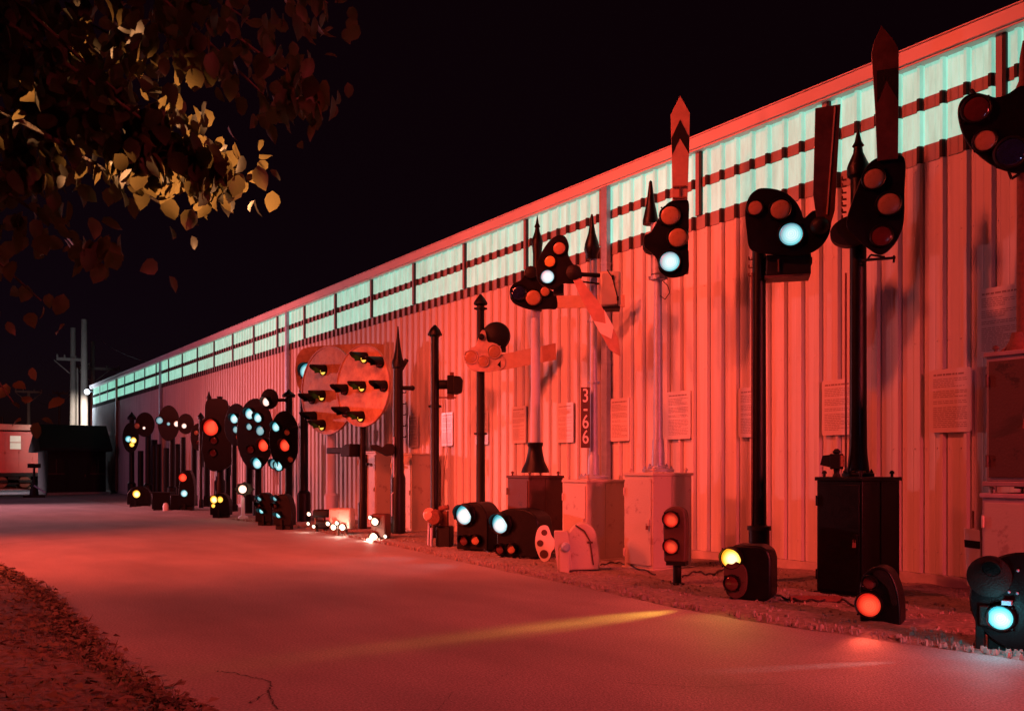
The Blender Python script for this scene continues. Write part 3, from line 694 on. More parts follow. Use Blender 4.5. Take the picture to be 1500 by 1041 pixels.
def ladder_rungs(t, px, y0, y1, side=-1, n=12, r=.009, off=.12, m='black2'):
    """climbing rungs welded to the mast"""
    x = t.x(px)
    for i in range(n):
        z = t.z(y0) + (t.z(y1) - t.z(y0)) * i / max(1, n - 1); a = side * off
        MB().tube([(x, -.02, z), (x + a, -.02, z), (x + a, -.02, z + .04)], r, 6).build('step_rung', M[m], t.o, None, 40)
def conduit_or_glint(t, pts, r=.014, m='black2', y=-.1):  # tube along a mast; white ones on pole edges paint a highlight
    return MB().tube([(t.x(a), y, t.z(b)) for a, b in pts], r, 8).build('conduit_or_glint', M[m], t.o, None, 50)
def flange(t, py, rp, px=None, m='black2', n=8):
    mb = MB(); x = t.x(px or t.px); z = t.z(py); r = t.r(rp)
    mb.lathe([(r, -.03), (r * 1.02, 0), (r * .98, .012), (r * .5, .03)], (x, 0, z), 'z', 24)
    for i in range(n):
        a = 2 * math.pi * i / n; mb.lathe([(.02, 0), (.02, .03), (.010, .03), (.010, .05)], (x + r * .82 * math.cos(a), r * .82 * math.sin(a), z + .008), 'z', 6)
    return mb.build('flange', M[m], t.o, None, 30)
GS = 'semaphore signals standing on cases along the wall'

# --- S8 : tall black semaphore on the big black case
t = Thing('semaphore_signal', 'tallest black semaphore, on the big black case, with a long dark pointed blade straight up', 'signal', 1257, SX, psi=0, group=GS)
cy_ = t.Y + .02; case(t, SX, t.Y + .0, .74, .60, t.z(698), 'black')
mast(t, [(16, 690), (14.5, 680), (13, 665), (12.5, 655), (12, 600), (11.5, 380), (11.5, 335), (13.5, 333), (13.5, 327), (10.5, 322), (10.5, 262), (15, 258), (15.5, 245), (14, 240), (7, 224), (6, 216), (8.5, 214), (5, 208), (2.5, 196), (.6, 186)][::1], 'black')
flange(t, 694, 22)
for x_ in (-18,): pass
hb = plate(t, [(1216, 345), (1222, 332), (1240, 322), (1262, 322), (1282, 330), (1284, 345), (1270, 358), (1246, 364), (1224, 358)], -.20, -.02, 'black2', 'mechanism_case')
sp = plate(t, [(1266, 262), (1280, 248), (1300, 246), (1322, 252), (1322, 300), (1321, 340), (1312, 365), (1298, 380), (1286, 383), (1270, 372), (1250, 352), (1240, 335), (1250, 300)], -.30, -.26, 'black')
lens(t, sp, 1279, 276, 14.5, -.30, 'lens_red'); lens(t, sp, 1300, 314, 15.5, -.30, 'lens_red'); lens(t, sp, 1290, 358, 14, -.30, 'lens_dark')
M['blade_dark'] = mat('dark_red_blade', (.085, .026, .022), .4, noise=.5, nscale=6, bump=.2, coat=.2)
bl = plate(t, [(1290, 62), (1308, 86), (1314, 100), (1314, 150), (1313, 252), (1284, 252), (1281, 180), (1276, 100), (1279, 84)], -.33, -.305, 'blade_dark', 'blade', smooth=0, bevel=.004)
plate(t, [(1283, 125), (1311, 125), (1312.5, 170), (1296, 140), (1284, 170)], -.334, -.331, 'black2', 'stripe', bl, 0, 0)
br = MB(); z = t.z(388); br.box(t.x(1262), t.x(1310), -.25, -.21, z - .012, z + .012); br.box(t.x(1306), t.x(1309), -.27, -.2, z - .05, z + .02)
br.tube([(t.x(1270), -.23, z), (t.x(1275), -.23, t.z(381)), (t.x(1295), -.23, t.z(386))], .012, 6); br.build('lamp_bracket', M['black2'], t.o, None, 30)
ladder_rungs(t, 1240, 338, 262, -1, 9, .012, .05, 'rust')
conduit_or_glint(t, [(1239, 700), (1239, 400)], .012, 'rust', -.06)  # thin rust-coloured tube up the left edge of the mast
# little oil lamp standing on the case
l = Thing('signal_lamp', 'small dark hooded lamp standing on top of the big black case beside the mast foot', 'lamp', 1233, xy=(SX - .26, t.Y + .12), psi=20)
zz = t.z(698); b = MB(); b.box(-.05, .07, -.06, .06, zz + .09, zz + .27); b.lathe([(.05, 0), (.03, .05), (.04, .09)], (.01, 0, zz), 'z', 12); b.lathe([(.03, .27), (.05, .29), (.02, .33)], (.01, 0, zz), 'z', 12); b.build('body', M['black2'], l.o, None, 30, .008)
b = MB(); b.prism([(-.17, zz + .14), (-.05, zz + .11), (-.05, zz + .26), (-.14, zz + .25)], -.05, .05); b.build('hood', M['black2'], l.o, None, 30)
MB().box(.075, .085, -.05, .05, zz + .12, zz + .25).build('lens', M['lens_red'], l.o, None, 30)

# --- S7 : black semaphore over the amber ground lamp
t = Thing('semaphore_signal', 'black semaphore with a lit blue-green lens and a plain square-ended red blade pointing up', 'signal', 1112, SX - .1, psi=0, group=GS)
mast(t, [(15, 868), (15, 800), (15, 771), (10.5, 768), (10, 600), (9.5, 410), (9.5, 300), (9, 292), (4, 286), (.6, 278)], 'black')
flange(t, 866, 22)
MB().lathe([(t.r(12), t.z(776)), (t.r(17), t.z(776)), (t.r(17), t.z(770)), (t.r(12), t.z(770))], (0, 0, 0), 'z', 20).build('collar', M['black2'], t.o, None, 30)
sp = plate(t, [(1116, 284), (1135, 287), (1152, 295), (1165, 308), (1172, 322), (1176, 331), (1188, 322), (1204, 323), (1213, 335), (1211, 355), (1200, 372), (1182, 382), (1160, 384), (1135, 380), (1112, 376), (1098, 368), (1094, 345), (1092, 315), (1097, 296), (1106, 287)], -.24, -.20, 'black')
lens(t, sp, 1142, 317, 14, -.24, 'lens_red'); lens(t, sp, 1157, 353.5, 16, -.24, 'g_cyan'); lens(t, sp, 1106, 312, 10.5, -.24, 'lens_red')
bl = plate(t, [(1191, 179), (1226, 177), (1218, 325), (1211, 350), (1195, 350), (1188, 300)], -.28, -.255, 'blade_dark', 'blade', smooth=0, bevel=.004)
r_ = MB(); r_.add([(t.x(a), y_, t.z(b)) for a, b in ((1217, 180), (1219, 180), (1208, 330), (1206, 330)) for y_ in (-.292, -.281)], [(0, 2, 4, 6), (1, 7, 5, 3), (0, 1, 3, 2), (4, 5, 7, 6), (2, 3, 5, 4), (6, 7, 1, 0)]); r_.build('blade_rib', M['blade_red'], bl, None, 0)
b = MB(); b.sphere((t.x(1197), -.27, t.z(345)), t.r(13), 10, 0, 1, 1); b.build('hub', M['black2'], t.o, None, 60)
mc = MB(); mc.box(t.x(1122), t.x(1186), -.17, .12, t.z(409), t.z(378)); c_ = mc.build('mechanism_case', M['black2'], t.o, None, 30, .02)
mc = MB(); mc.box(t.x(1120), t.x(1184), -.2, .14, t.z(412), t.z(409)); mc.box(t.x(1184), t.x(1188), -.12, .05, t.z(392), t.z(384)); mc.cyl((t.x(1140), -.19, t.z(404)), (t.x(1140), -.19, t.z(386)), .012); mc.build('hinge', M['brownblack'], c_, None, 30)
ladder_rungs(t, 1104, 404, 380, -1, 3, .01, .06, 'rust'); ladder_rungs(t, 1116, 398, 380, 1, 3, .01, .05)
conduit_or_glint(t, [(1101.5, 770), (1101.5, 400)], .011, 'rust', -.05)  # thin rust-coloured tube along the mast's left side

# --- S6 : silver pole with raised chevron blade
t = Thing('semaphore_signal', 'silver pole semaphore with a raised chevron-striped pointed arm over a pale case', 'signal', 964, SX, psi=0, group=GS)
case(t, SX, t.Y, .79, .60, t.z(692), 'silver_box')
mast(t, [(10, 686), (9.5, 670), (8.5, 645), (7, 640), (6.2, 500), (5.5, 412), (9, 410), (9, 403), (11, 402), (11, 328)], 'silver')
mast(t, [(11.5, 328), (11.5, 322), (10.5, 318), (6, 296), (3.5, 276), (2.4, 266), (.5, 264)], 'black', px=953, name='finial')
flange(t, 688, 23, None, 'silver'); flange(t, 684, 15, None, 'silver', 4)
clamp_band(t, 407, 9, None, 3, 'silver')
hub = MB(); hub.lathe([(t.r(11), .02), (t.r(14), -.02), (t.r(13), -.15), (t.r(6), -.18), (t.r(3), -.22)], (t.x(955), 0, t.z(360)), 'y', 20); hub.build('mechanism_case', M['black2'], t.o, None, 30)
sp = plate(t, [(983, 303), (1006, 302), (1008, 330), (1007, 372), (1008, 400), (1000, 410), (980, 412), (966, 402), (962, 385), (952, 374), (944, 366), (944, 352), (954, 345), (964, 328), (972, 312)], -.26, -.22, 'black')
lens(t, sp, 981, 324, 13.5, -.26, 'lens_red'); lens(t, sp, 992, 356, 13.5, -.26, 'lens_red'); lens(t, sp, 980.5, 390, 14, -.26, 'g_cyan')
bl = plate(t, [(995.5, 154), (1009.5, 180), (1008, 240), (1006, 303), (984.5, 303), (983.5, 240), (982, 180)], -.285, -.265, 'blade_red', 'blade', smooth=0, bevel=.003)
plate(t, [(995.5, 188), (1008.8, 215), (1008.4, 238), (995.2, 215), (984, 238), (983, 214)], -.289, -.2855, 'black2', 'stripe', bl, 0, 0)
b = MB(); b.box(t.x(985), t.x(1004), -.31, -.29, t.z(301), t.z(299)); b.box(t.x(985), t.x(1004), -.31, -.29, t.z(285), t.z(283)); b.box(t.x(994), t.x(996), -.31, -.29, t.z(299), t.z(285)); b.build('strap', M['rust'], bl, None, 0)
b = MB(); b.box(t.x(1001), t.x(1008), -.24, -.02, t.z(404), t.z(374)); b.build('lamp_box', M['brownblack'], t.o, None, 30, .006)
conduit_or_glint(t, [(970, 412), (978, 420), (981, 430), (974, 440), (967, 434)], .006, 'black2', -.06)
case_x = t

# --- S5 : silver pole with lowered chevron blade, number strip 3-66
t = Thing('semaphore_signal', 'silver pole semaphore with a number strip, its chevron-striped arm pointing down to the right', 'signal', 870, SX, psi=0, group=GS)
case(t, SX, t.Y, .79, .60, t.z(702), 'silver_box')
mast(t, [(9, 697), (8.5, 685), (8, 668), (6.5, 664), (5.6, 560), (5.2, 378)], 'silver', px=869.5)
mast(t, [(8, 380), (8.5, 374), (11.5, 366), (10, 356), (5.5, 342), (3.2, 328), (2.2, 317), (1.4, 314)], 'black', px=867, name='finial')
flange(t, 698, 22, None, 'silver')
clamp_band(t, 470, 5, None, 2, 'silver'); clamp_band(t, 560, 5, None, 2, 'silver')
mc = MB(); x0, x1 = t.x(878), t.x(909); mc.box(x0, x1, -.12, .2, t.z(451), t.z(399)); c_ = mc.build('mechanism_case', M['silver_box'], t.o, None, 30, .045)
mc = MB(); mc.tube([(t.x(889), -.125, t.z(398)), (t.x(897), -.13, t.z(410)), (t.x(904), -.13, t.z(438)), (t.x(905), -.125, t.z(452))], .008); mc.box(t.x(896), t.x(899), -.14, -.12, t.z(412), t.z(406)); mc.box(t.x(903), t.x(906), -.14, -.12, t.z(443), t.z(437)); mc.box(t.x(876), t.x(908), -.13, .2, t.z(454), t.z(451.3)); mc.build('hinge', M['black2'], c_, None, 30)
ar = MB(); ar.cyl((t.x(841), -.22, t.z(405)), (t.x(884), -.05, t.z(405)), .035); ar.cyl((t.x(845), -.2, t.z(415)), (t.x(880), -.05, t.z(417)), .015); ar.build('shaft', M['black2'], t.o, None, 40)
sp = plate(t, [(820, 350), (829, 353), (834, 365), (833, 378), (840, 392), (850, 400), (853, 410), (846, 419), (836, 420), (826, 420), (812, 428), (800, 424), (789, 415), (787, 398), (790, 385), (797, 370), (808, 356)], -.30, -.26, 'black')
lens(t, sp, 820, 369.5, 9, -.30, 'lens_red'); lens(t, sp, 806.5, 388, 8, -.30, 'lens_yellow'); lens(t, sp, 803, 410, 9.5, -.30, 'g_cyan')
h_ = MB(); h_.lathe([(t.r(11), .04), (t.r(11), -.05), (t.r(8), -.07), (t.r(3), -.09)], (t.x(841), -.30, t.z(405)), 'y', 20); h_.build('hub', M['black2'], t.o, None, 30)
bl = plate(t, [(840, 416), (850, 413), (880, 452), (905, 500), (908, 526), (893, 517), (871, 478), (853, 445)], -.34, -.315, 'blade_red', 'blade', smooth=0, bevel=.003)
plate(t, [(869, 475), (887, 479), (884.5, 459), (898, 484), (895, 501), (879.5, 493)], -.345, -.3405, 'blade_white', 'stripe', bl, 0, 0)
lp = MB(); lp.box(t.x(811), t.x(826), -.2, -.04, t.z(433), t.z(418)); lp.cyl((t.x(815), -.2, t.z(424)), (t.x(815), -.26, t.z(424)), .03); lp.build('lamp_box', M['black2'], t.o, None, 30, .008)
np_ = MB(); np_.box(t.x(851), t.x(864.5), -.14, -.125, t.z(656), t.z(568)); n_ = np_.build('number_plate', M['brownblack'], t.o, None, 30)
for ch, py in (('3', 581), ('-', 598.5), ('6', 619), ('6', 641)):
    fc = bpy.data.curves.new('digit', 'FONT'); fc.body = ch; fc.size = t.r(28) ; fc.extrude = .002; fc.offset = .002; fc.align_x = 'CENTER'; fc.align_y = 'CENTER'
    fo = bpy.data.objects.new('digit', fc); COL.objects.link(fo); fo.parent = n_; fo.location = (t.x(857.8), -.143, t.z(py)); fo.rotation_euler = (R(90), 0, 0); fc.materials.append(M['blade_white'])
    bpy.context.view_layer.update(); me = bpy.data.meshes.new_from_object(fo.evaluated_get(bpy.context.evaluated_depsgraph_get())); me.name = 'digit'
    mo = bpy.data.objects.new('digit', me); COL.objects.link(mo); mo.parent = n_; mo.location = fo.location; mo.rotation_euler = fo.rotation_euler; mo.scale = (.72 if ch != '-' else .8, 1, 1)
    bpy.data.objects.remove(fo)
S5 = t

# --- S4 : white pole on a dark case, spectacle low
t = Thing('semaphore_signal', 'white pole semaphore with a flared black foot on a dark case, its arm held level', 'signal', 784, SX, psi=0, group=GS)
case(t, SX, t.Y, .74, .64, t.z(696), 'brownblack')
mast(t, [(7.5, 652), (7, 600), (6.6, 455)], 'white', px=784.5)
mast(t, [(21, 692), (19, 686), (14, 676), (11, 662), (10, 655), (11.5, 652), (11.5, 648), (8, 648)], 'black', px=784, name='foot')
mast(t, [(6.5, 456), (6.5, 372), (7.5, 362), (8.5, 354), (7.5, 350), (4, 340), (3, 334), (4.5, 332), (2.5, 328), (.5, 316)], 'black', px=787, name='finial')
sp = plate(t, [(776, 394), (784, 398), (787, 412), (794, 422), (812, 432), (815, 440), (815, 455), (800, 456), (780, 457), (762, 452), (750, 444), (747, 430), (752, 420), (763, 414), (770, 405)], -.24, -.20, 'black')
lens(t, sp, 760, 433, 10.5, -.24, 'lens_blue'); lens(t, sp, 781, 440, 11, -.24, 'lens_red'); lens(t, sp, 798, 431, 7, -.24, 'lens_red')
h_ = MB(); h_.lathe([(t.r(9), .04), (t.r(9), -.06), (t.r(4), -.09)], (t.x(778), -.24, t.z(404)), 'y', 20); h_.build('hub', M['black2'], t.o, None, 30)
bl = plate(t, [(815, 437), (913, 436), (913, 454), (815, 455)], -.235, -.215, 'blade_pale', 'blade', smooth=0, bevel=.003)

# --- S3 : black pole, pale spectacle, level arm
t = Thing('semaphore_signal', 'black capped pole semaphore with a pale three-lens spectacle and a level orange arm', 'signal', 704, SX + .15, psi=0, group=GS)
mast(t, [(9, 795), (9, 742), (6.5, 738), (6, 600), (5.5, 448), (10, 446), (10, 443), (6, 437), (1, 431)], 'black2')
flange(t, 794, 14)
for py in (452, 635): clamp_band(t, py, 6, None, 1.5)
mc = MB(); mc.lathe([(t.r(20), .12), (t.r(21), .0), (t.r(19), -.12), (t.r(8), -.2)], (t.x(727), .0, t.z(492)), 'y', 24); mc.box(t.x(722), t.x(741), -.1, .12, t.z(515), t.z(490)); mc.build('mechanism_case', M['black2'], t.o, None, 30)
sp = plate(t, [(706, 486), (711, 488), (714, 502), (722, 504), (730, 508), (732, 520), (740, 528), (738, 540), (725, 545), (705, 546), (690, 543), (682, 532), (681, 521), (688, 513), (697, 508), (701, 496)], -.22, -.19, 'plate_pale')
lens(t, sp, 690, 525, 9, -.22, 'lens_red', hm='plate_pale'); lens(t, sp, 707.5, 531, 7.5, -.22, 'lens_red', hm='plate_pale'); lens(t, sp, 724, 517, 9, -.22, 'lens_red', hm='plate_pale')
h_ = MB(); h_.lathe([(t.r(4.5), 0), (t.r(4.5), -.05), (t.r(2), -.07)], (t.x(705), -.22, t.z(496)), 'y', 16); h_.build('hub', M['black2'], sp, None, 30)
bl = plate(t, [(733, 521), (813, 504), (814, 528), (733, 544)], -.205, -.185, 'blade_pale', 'blade', smooth=0, bevel=.003)
plate(t, [(793, 508.3), (813, 504), (814, 528), (794, 532)], -.21, -.2055, 'blade_red', 'stripe', bl, 0, 0)
plate(t, [(728, 536), (733, 530), (733, 540)], -.228, -.2205, 'black2', 'counterweight', sp, 0, 0)

# --- S2 : slim black pole with a side lamp box
t = Thing('lamp_box_signal', 'slim black capped pole with a dark lamp box bracketed to its right side', 'signal', 637, SX + .1, psi=0)
mast(t, [(8.5, 795), (8.5, 770), (6.5, 766), (6.2, 600), (5.8, 494), (9.5, 491), (9.5, 487), (7, 482), (1.5, 476)], 'black')
flange(t, 794, 14)
clamp_band(t, 595, 6, None, 2); clamp_band(t, 490, 7, None, 2)
mc = MB(); mc.cyl((t.x(643), 0, t.z(563)), (t.x(656), 0, t.z(563)), .1); mc.box(t.x(655), t.x(665), -.14, .14, t.z(576), t.z(550)); mc.build('bracket', M['black2'], t.o, None, 30, .01)
b = MB(); b.prism(t.P([(664, 551), (674, 552), (678, 558), (677, 574), (670, 577), (664, 576)]), -.2, .2); b.build('lamp_box', M['black2'], t.o, None, 30, .012)
b = MB(); b.box(t.x(641), t.x(668), -.02, .02, t.z(583), t.z(581)); b.box(t.x(655), t.x(665), -.06, .06, t.z(584), t.z(577)); b.box(t.x(659), t.x(665), -.03, .03, t.z(550), t.z(545)); b.build('fitting', M['rust'], t.o, None, 0)
conduit_or_glint(t, [(652, 584), (654, 620), (655, 660), (650, 700), (647, 735)], .007, 'rust', -.03)

# --- S1 : black pole with long spire
t = Thing('spire_signal_pole', 'heavy black pole topped by a long needle spire, with small arms near the top', 'signal', 583, SX, psi=0)
mast(t, [(11, 788), (11, 700), (8.5, 692), (7.5, 600), (7, 540), (9, 538), (9, 530), (6.5, 524), (4, 510), (2.2, 494), (.8, 478)], 'black')
flange(t, 786, 20)
a = MB(); a.cyl((0, 0, t.z(568)), (t.x(602), 0, t.z(568)), .05); a.sphere((t.x(604), 0, t.z(568)), t.r(4), 8); a.cyl((t.x(588), 0, t.z(540)), (t.x(596), 0, t.z(526)), .05); a.build('arm', M['black2'], t.o, None, 40)
ladder_rungs(t, 588, 640, 575, 1, 5, .012, .1)
conduit_or_glint(t, [(574, 755), (574, 723), (577, 720), (577, 640)], .012, 'white', -.12)  # pale tube drawing the highlight down the pole's left edge
hd = MB(); hd.prism(t.P([(542, 652), (552, 651), (560, 655), (566, 650), (576, 650), (579, 658), (577, 666), (566, 668), (556, 663), (545, 658)]), -.2, .14); hd.build('hooded_head', M['black2'], t.o, None, 25, .02)

# --- big discs with amber hooded lamps (facing the road)
def disc_signal(label, px, X, polem, pw, cx, cy, r, psi, ptop, foot, lit, dark, sx=1.0):
    t = Thing('position_light_signal', label, 'signal', px, X, psi=psi, group='round plated position light signals')
    mast(t, [(pw * 1.35, foot), (pw * 1.35, foot - 45), (pw, foot - 48), (pw * .95, ptop)], polem)
    mb = MB(); rr = t.r(r); mb.lathe([(rr * 1.0, .03), (rr, -.0), (rr * .985, -.02), (rr * .5, -.026), (1e-4, -.026)], (t.x(cx), -.20, t.z(cy)), 'y', 48, 0, False)
    mb.lathe([(1e-4, .03), (rr, .03)], (t.x(cx), -.20, t.z(cy)), 'y', 48, 0, False)
    d = mb.build('disc_plate', M['disc'], t.o, None, 40)
    rg = MB(); rg.lathe([(rr, .02), (rr, -.035), (rr * .975, -.035), (rr * .975, -.018)], (t.x(cx), -.20, t.z(cy)), 'y', 48, 0, False); rg.build('rim', M['blade_red'], d, None, 40)
    b = MB()
    for q in (-.5, .5): b.box(t.x(cx) - rr * .5, t.x(cx) + rr * .5, -.17, -.10, t.z(cy) + rr * q - .03, t.z(cy) + rr * q + .03)
    b.box(-.05, .05, -.14, 0, t.z(cy) - rr * .55, t.z(cy) + rr * .55); b.box(min(0, t.x(cx)), max(0, t.x(cx)), -.13, -.09, t.z(cy) - .05, t.z(cy) + .05); b.build('bracket', M['black2'], t.o, None, 30)
    for (a, c, m) in [(p[0], p[1], 'g_gold') for p in lit] + [(p[0], p[1], 'lens_dark') for p in dark]:
        lens_at(d, t.x(a), -.24, t.z(c), t.r(7), m, .42, True)
    return t
disc_signal('nearer round plate signal with hooded amber lamps, on the black pole', 531, SX, 'black', 5, 541, 567, 59, 50, 600, 782,
            [(545, 527), (542, 568), (540, 611)], [(567, 536), (572, 570), (516, 570), (518, 603)])
disc_signal('farther round plate signal with hooded amber lamps, on the thick pale pole', 485, SX + .1, 'white', 7.5, 490, 573, 64, 53, 600, 770,
            [(485, 543), (483, 580), (483, 623)], [(468, 583), (470, 610)])
# --- oblong plated signal behind them
t = Thing('oblong_plate_signal', 'oblong rounded red plate with one blue-green lamp on a black pole behind the round plates', 'signal', 445, SX, psi=28)
mast(t, [(10, 772), (10, 722), (6.5, 718), (6, 545), (8, 543), (8, 538), (2, 536)], 'black'); flange(t, 771, 13)
pl = plate(t, [(438, 532), (444, 516), (458, 510), (500, 508), (540, 508), (566, 512), (574, 530), (570, 560), (556, 584), (530, 592), (490, 592), (462, 588), (444, 572), (438, 552)], -.20, -.16, 'disc', 'target_plate', bevel=.01)
lens(t, pl, 455, 545, 11, -.20, 'g_cyan', .2)
b = MB(); b.box(-.06, t.x(520), -.155, -.09, t.z(552), t.z(548)); b.box(-.06, t.x(520), -.155, -.09, t.z(575), t.z(571)); b.build('bracket', M['black2'], t.o, None, 0)
b = MB(); b.cyl((0, 0, t.z(600)), (t.x(460), -.1, t.z(600)), .03); b.cyl((0, 0, t.z(625)), (t.x(430), -.1, t.z(625)), .03); b.build('arm', M['black2'], t.o, None, 30)
conduit_or_glint(t, [(438, 768), (438, 724), (441, 720), (441, 620)], .014, 'white', -.14)  # pale tube standing in for the highlight on the pole edge
hd = None
t = Thing('bracket_arm_signal', 'flat black hooded head on the pole of the nearer round plate, seen edge on', 'signal', 531, SX - .35, psi=0)
bpy.data.objects.remove(t.o)
t = [o for o in bpy.data.objects if o.get('label', '').startswith('nearer round plate')][0]
tt = Thing('x', '', 'x', 531, SX, psi=44); bpy.data.objects.remove(tt.o)
hb = MB(); hb.box(tt.x(486), tt.x(526), -.30, -.06, tt.z(664), tt.z(655)); hb.prism(tt.P([(512, 668), (528, 669), (528, 650), (520, 651), (514, 655)]), -.34, .04); hb.build('hooded_head', M['black2'], t, None, 25, .02)

# --- cabinets behind
def cabinet(label, px, X, ytop, w, d, m='silver_box', post=False):
    t = Thing('equipment_cabinet', label, 'cabinet', px, X, psi=0, group='pale equipment cabinets by the wall')
    c = case(t, X, t.Y, d, w, t.z(ytop), m, 'case', 0, False)
    lx, ly = t.local(X - d / 2 - .02, t.Y); a = -t.rz
    b = MB()
    def tr(x, y, z): return (lx + x * math.cos(a) - y * math.sin(a), ly + x * math.sin(a) + y * math.cos(a), z)
    b.cyl(tr(-.02, 0, .1), tr(-.02, 0, t.z(ytop) - .08), .04)
    for s_ in (-1, 1): b.cyl(tr(-.02, s_ * .16, t.z(ytop) * .83), tr(-.09, s_ * .16, t.z(ytop) * .83), .035)
    b.build('latch_rod', M['black2'], c, None, 30)
    return t
cabinet('pale cabinet between the pole under the nearer round plate and the spire pole', 556, 10.25, 661, 1.0, .7)
cabinet('pale cabinet with a black latch rod, just right of the spire pole', 607, 10.25, 664, 1.0, .7)

# --- S9 : far right signal at the picture edge
t = Thing('palette_head_signal', 'black palette-shaped signal head with three unlit glossy lenses at the right edge', 'signal', 1499, 9.2, psi=0)
mast(t, [(12, 715), (9, 700), (9, 500), (8.5, 260), (8.5, 140), (11, 138), (11, 130), (6, 118), (5, 85), (1, 60)], 'rust')
sp = plate(t, [(1402, 165), (1404, 148), (1414, 138), (1430, 136), (1446, 142), (1460, 148), (1476, 146), (1496, 138), (1512, 148), (1520, 180), (1520, 230), (1512, 258), (1494, 262), (1478, 258), (1458, 248), (1438, 232), (1420, 212), (1408, 190)], -.24, -.19, 'black', bevel=.012)
lens(t, sp, 1430, 161, 18, -.24, 'lens_dark', hm='black2'); lens(t, sp, 1443, 209, 15, -.24, 'lens_red'); lens(t, sp, 1481, 232, 20, -.24, 'lens_blue', hm='black2')
b = MB(); b.cyl((t.x(1427), -.21, t.z(136)), (t.x(1422), -.21, t.z(129)), .02); b.tube([(t.x(1478), -.2, t.z(257)), (t.x(1482), -.2, t.z(268)), (t.x(1494), -.2, t.z(262))], .014); b.build('fitting', M['black2'], t.o, None, 40)
case(t, 9.2 + .03, t.Y - .02, .66, .46, t.z(517), 'brownblack', 'upper_case', t.z(712)); case(t, 9.2 + .05, t.Y - .03, .74, .54, t.z(722), 'silver_box', 'lower_case')
for o in t.o.children:
    if o.name.startswith('upper_case'):
        o.data.materials[0] = mat('brown_case_paint', (.34, .24, .26), .55, noise=.3, nscale=4, bump=.2)
    if o.name.startswith('lower_case'): o.data.materials[0] = mat('mauve_case_paint', (.50, .36, .42), .55, noise=.3, nscale=4, bump=.2)
lp = MB(); lp.lathe([(.12, 0), (.11, .05), (.07, .12), (.05, .2)], (t.x(1490), -.05, t.z(517)), 'z', 16); lp.tube([(t.x(1465), -.1, t.z(516)), (t.x(1474), -.1, t.z(510)), (t.x(1482), -.1, t.z(511))], .012); lp.build('mast_foot', M['rust'], t.o, None, 40)
# white marker post
t = Thing('marker_post', 'tilted white marker board with one black band beside the two-tier case', 'sign', 1427, gy=900, psi=0)
b = MB(); b.prism(t.P([(1412, 773), (1435, 776), (1438, 860), (1417, 857)]), -.03, -.01); bd = b.build('board', M['blade_white'], t.o, None, 30, .003)
plate(t, [(1412.3, 790), (1435.4, 792), (1435.8, 803), (1412.9, 801)], -.034, -.0305, 'black2', 'band', bd, 0, 0)
b = MB(); b.box(-.035, .035, -.005, .03, -.05, t.z(790)); b.build('post', M['black2'], t.o, None, 30); b = MB(); b.box(t.x(1424), t.x(1427), -.005, .02, t.z(773), t.z(748)); b.build('stub', M['rust'], t.o, None, 0)

# ================================================================== GROUND SIGNALS
def beam(t, lx, ly, z, col, power, target, angle=24, blend=.9, size=.06):
    o = lamp('SPOT', 'signal_spot', t.world(lx, ly - .16, z), power, col, target, size, angle, blend); return o
# bright blue-green lamp at the right edge
t = Thing('crossing_lamp', 'brightest blue-green ground lamp, low on a round black backplate at the right edge', 'ground signal', 1480, gy=955, psi=8)
b = MB(); rr_ = t.r(72); b.lathe([(rr_, .05), (rr_, 0), (rr_ * .96, -.02), (1e-4, -.03)], (t.x(1500), 0, t.z(880)), 'y', 40, 0, True); bk = b.build('backplate', M['black'], t.o, None, 30)
b = MB(); b.lathe([(t.r(30), .04), (t.r(30), -.04), (t.r(18), -.06)], (t.x(1450), -.02, t.z(845)), 'y', 28); b.build('housing', M['black2'], t.o, None, 30)
lens(t, bk, 1455, 832, 11, -.05, 'lens_dark', .12)
lens(t, bk, 1467, 904, 17, -.05, 'g_cyan', .06)
b = MB(); b.box(t.x(1445), t.x(1515), .03, .3, 0, t.z(905)); b.box(t.x(1428), t.x(1442), -.02, .05, 0, t.z(880)); b.box(t.x(1436), t.x(1450), -.08, .05, t.z(918), t.z(888)); b.build('foot', M['black2'], t.o, None, 30, .01)
b = MB()
for a, c in ((1478, 836), (1492, 834), (1479, 866), (1491, 867)): b.sphere((t.x(a), -.035, t.z(c)), .012, 6)
b.build('bolts', M['silver'], bk, None, 60)
b = MB(); b.box(t.x(1470), t.x(1484), -.10, -.03, t.z(884), t.z(878)); b.build('nameplate', M['silver'], bk, None, 30)
beam(t, t.x(1467), -.1, t.z(904), (.45, .95, 1), 5, (4.5, 3.2, 0), 60); 
lamp('POINT', 'signal_spill', t.world(t.x(1467), -.32, t.z(904)), 5, (.15, .85, 1), None, .05)
lamp('SPOT', 'signal_spot', t.world(t.x(1467), -.25, t.z(925)), 110, (1, .80, .75), (*ground(1220, 974), 0), .02, 8, 1)

# red dwarf in front of the big black case
t = Thing('dwarf_signal', 'small arched black ground signal with one glowing red lens before the big black case', 'ground signal', 1292, gy=914, psi=12, group='dwarf signals')
b = MB(); b.prism(t.P(spline([(1263, 912), (1262, 870), (1265, 848), (1276, 833), (1290, 828), (1306, 835), (1316, 855), (1321, 880), (1322, 912)], 5, False)), -.10, .16); bd = b.build('body', M['black'], t.o, None, 25, .012)
b = MB(); b.prism(t.P(spline([(1284, 840), (1291, 833), (1304, 838), (1313, 858), (1317, 880), (1310, 880), (1304, 858)], 5, True)), -.125, -.1005); b.build('lug', M['black2'], bd, None, 30)
lens(t, bd, 1277, 884, 17, -.115, 'g_red'); lens(t, bd, 1278, 852, 10, -.115, 'lens_dark', .05)
beam(t, t.x(1277), -.15, t.z(884), (1, .10, .05), 60, (5.0, 3.0, 0), 50)

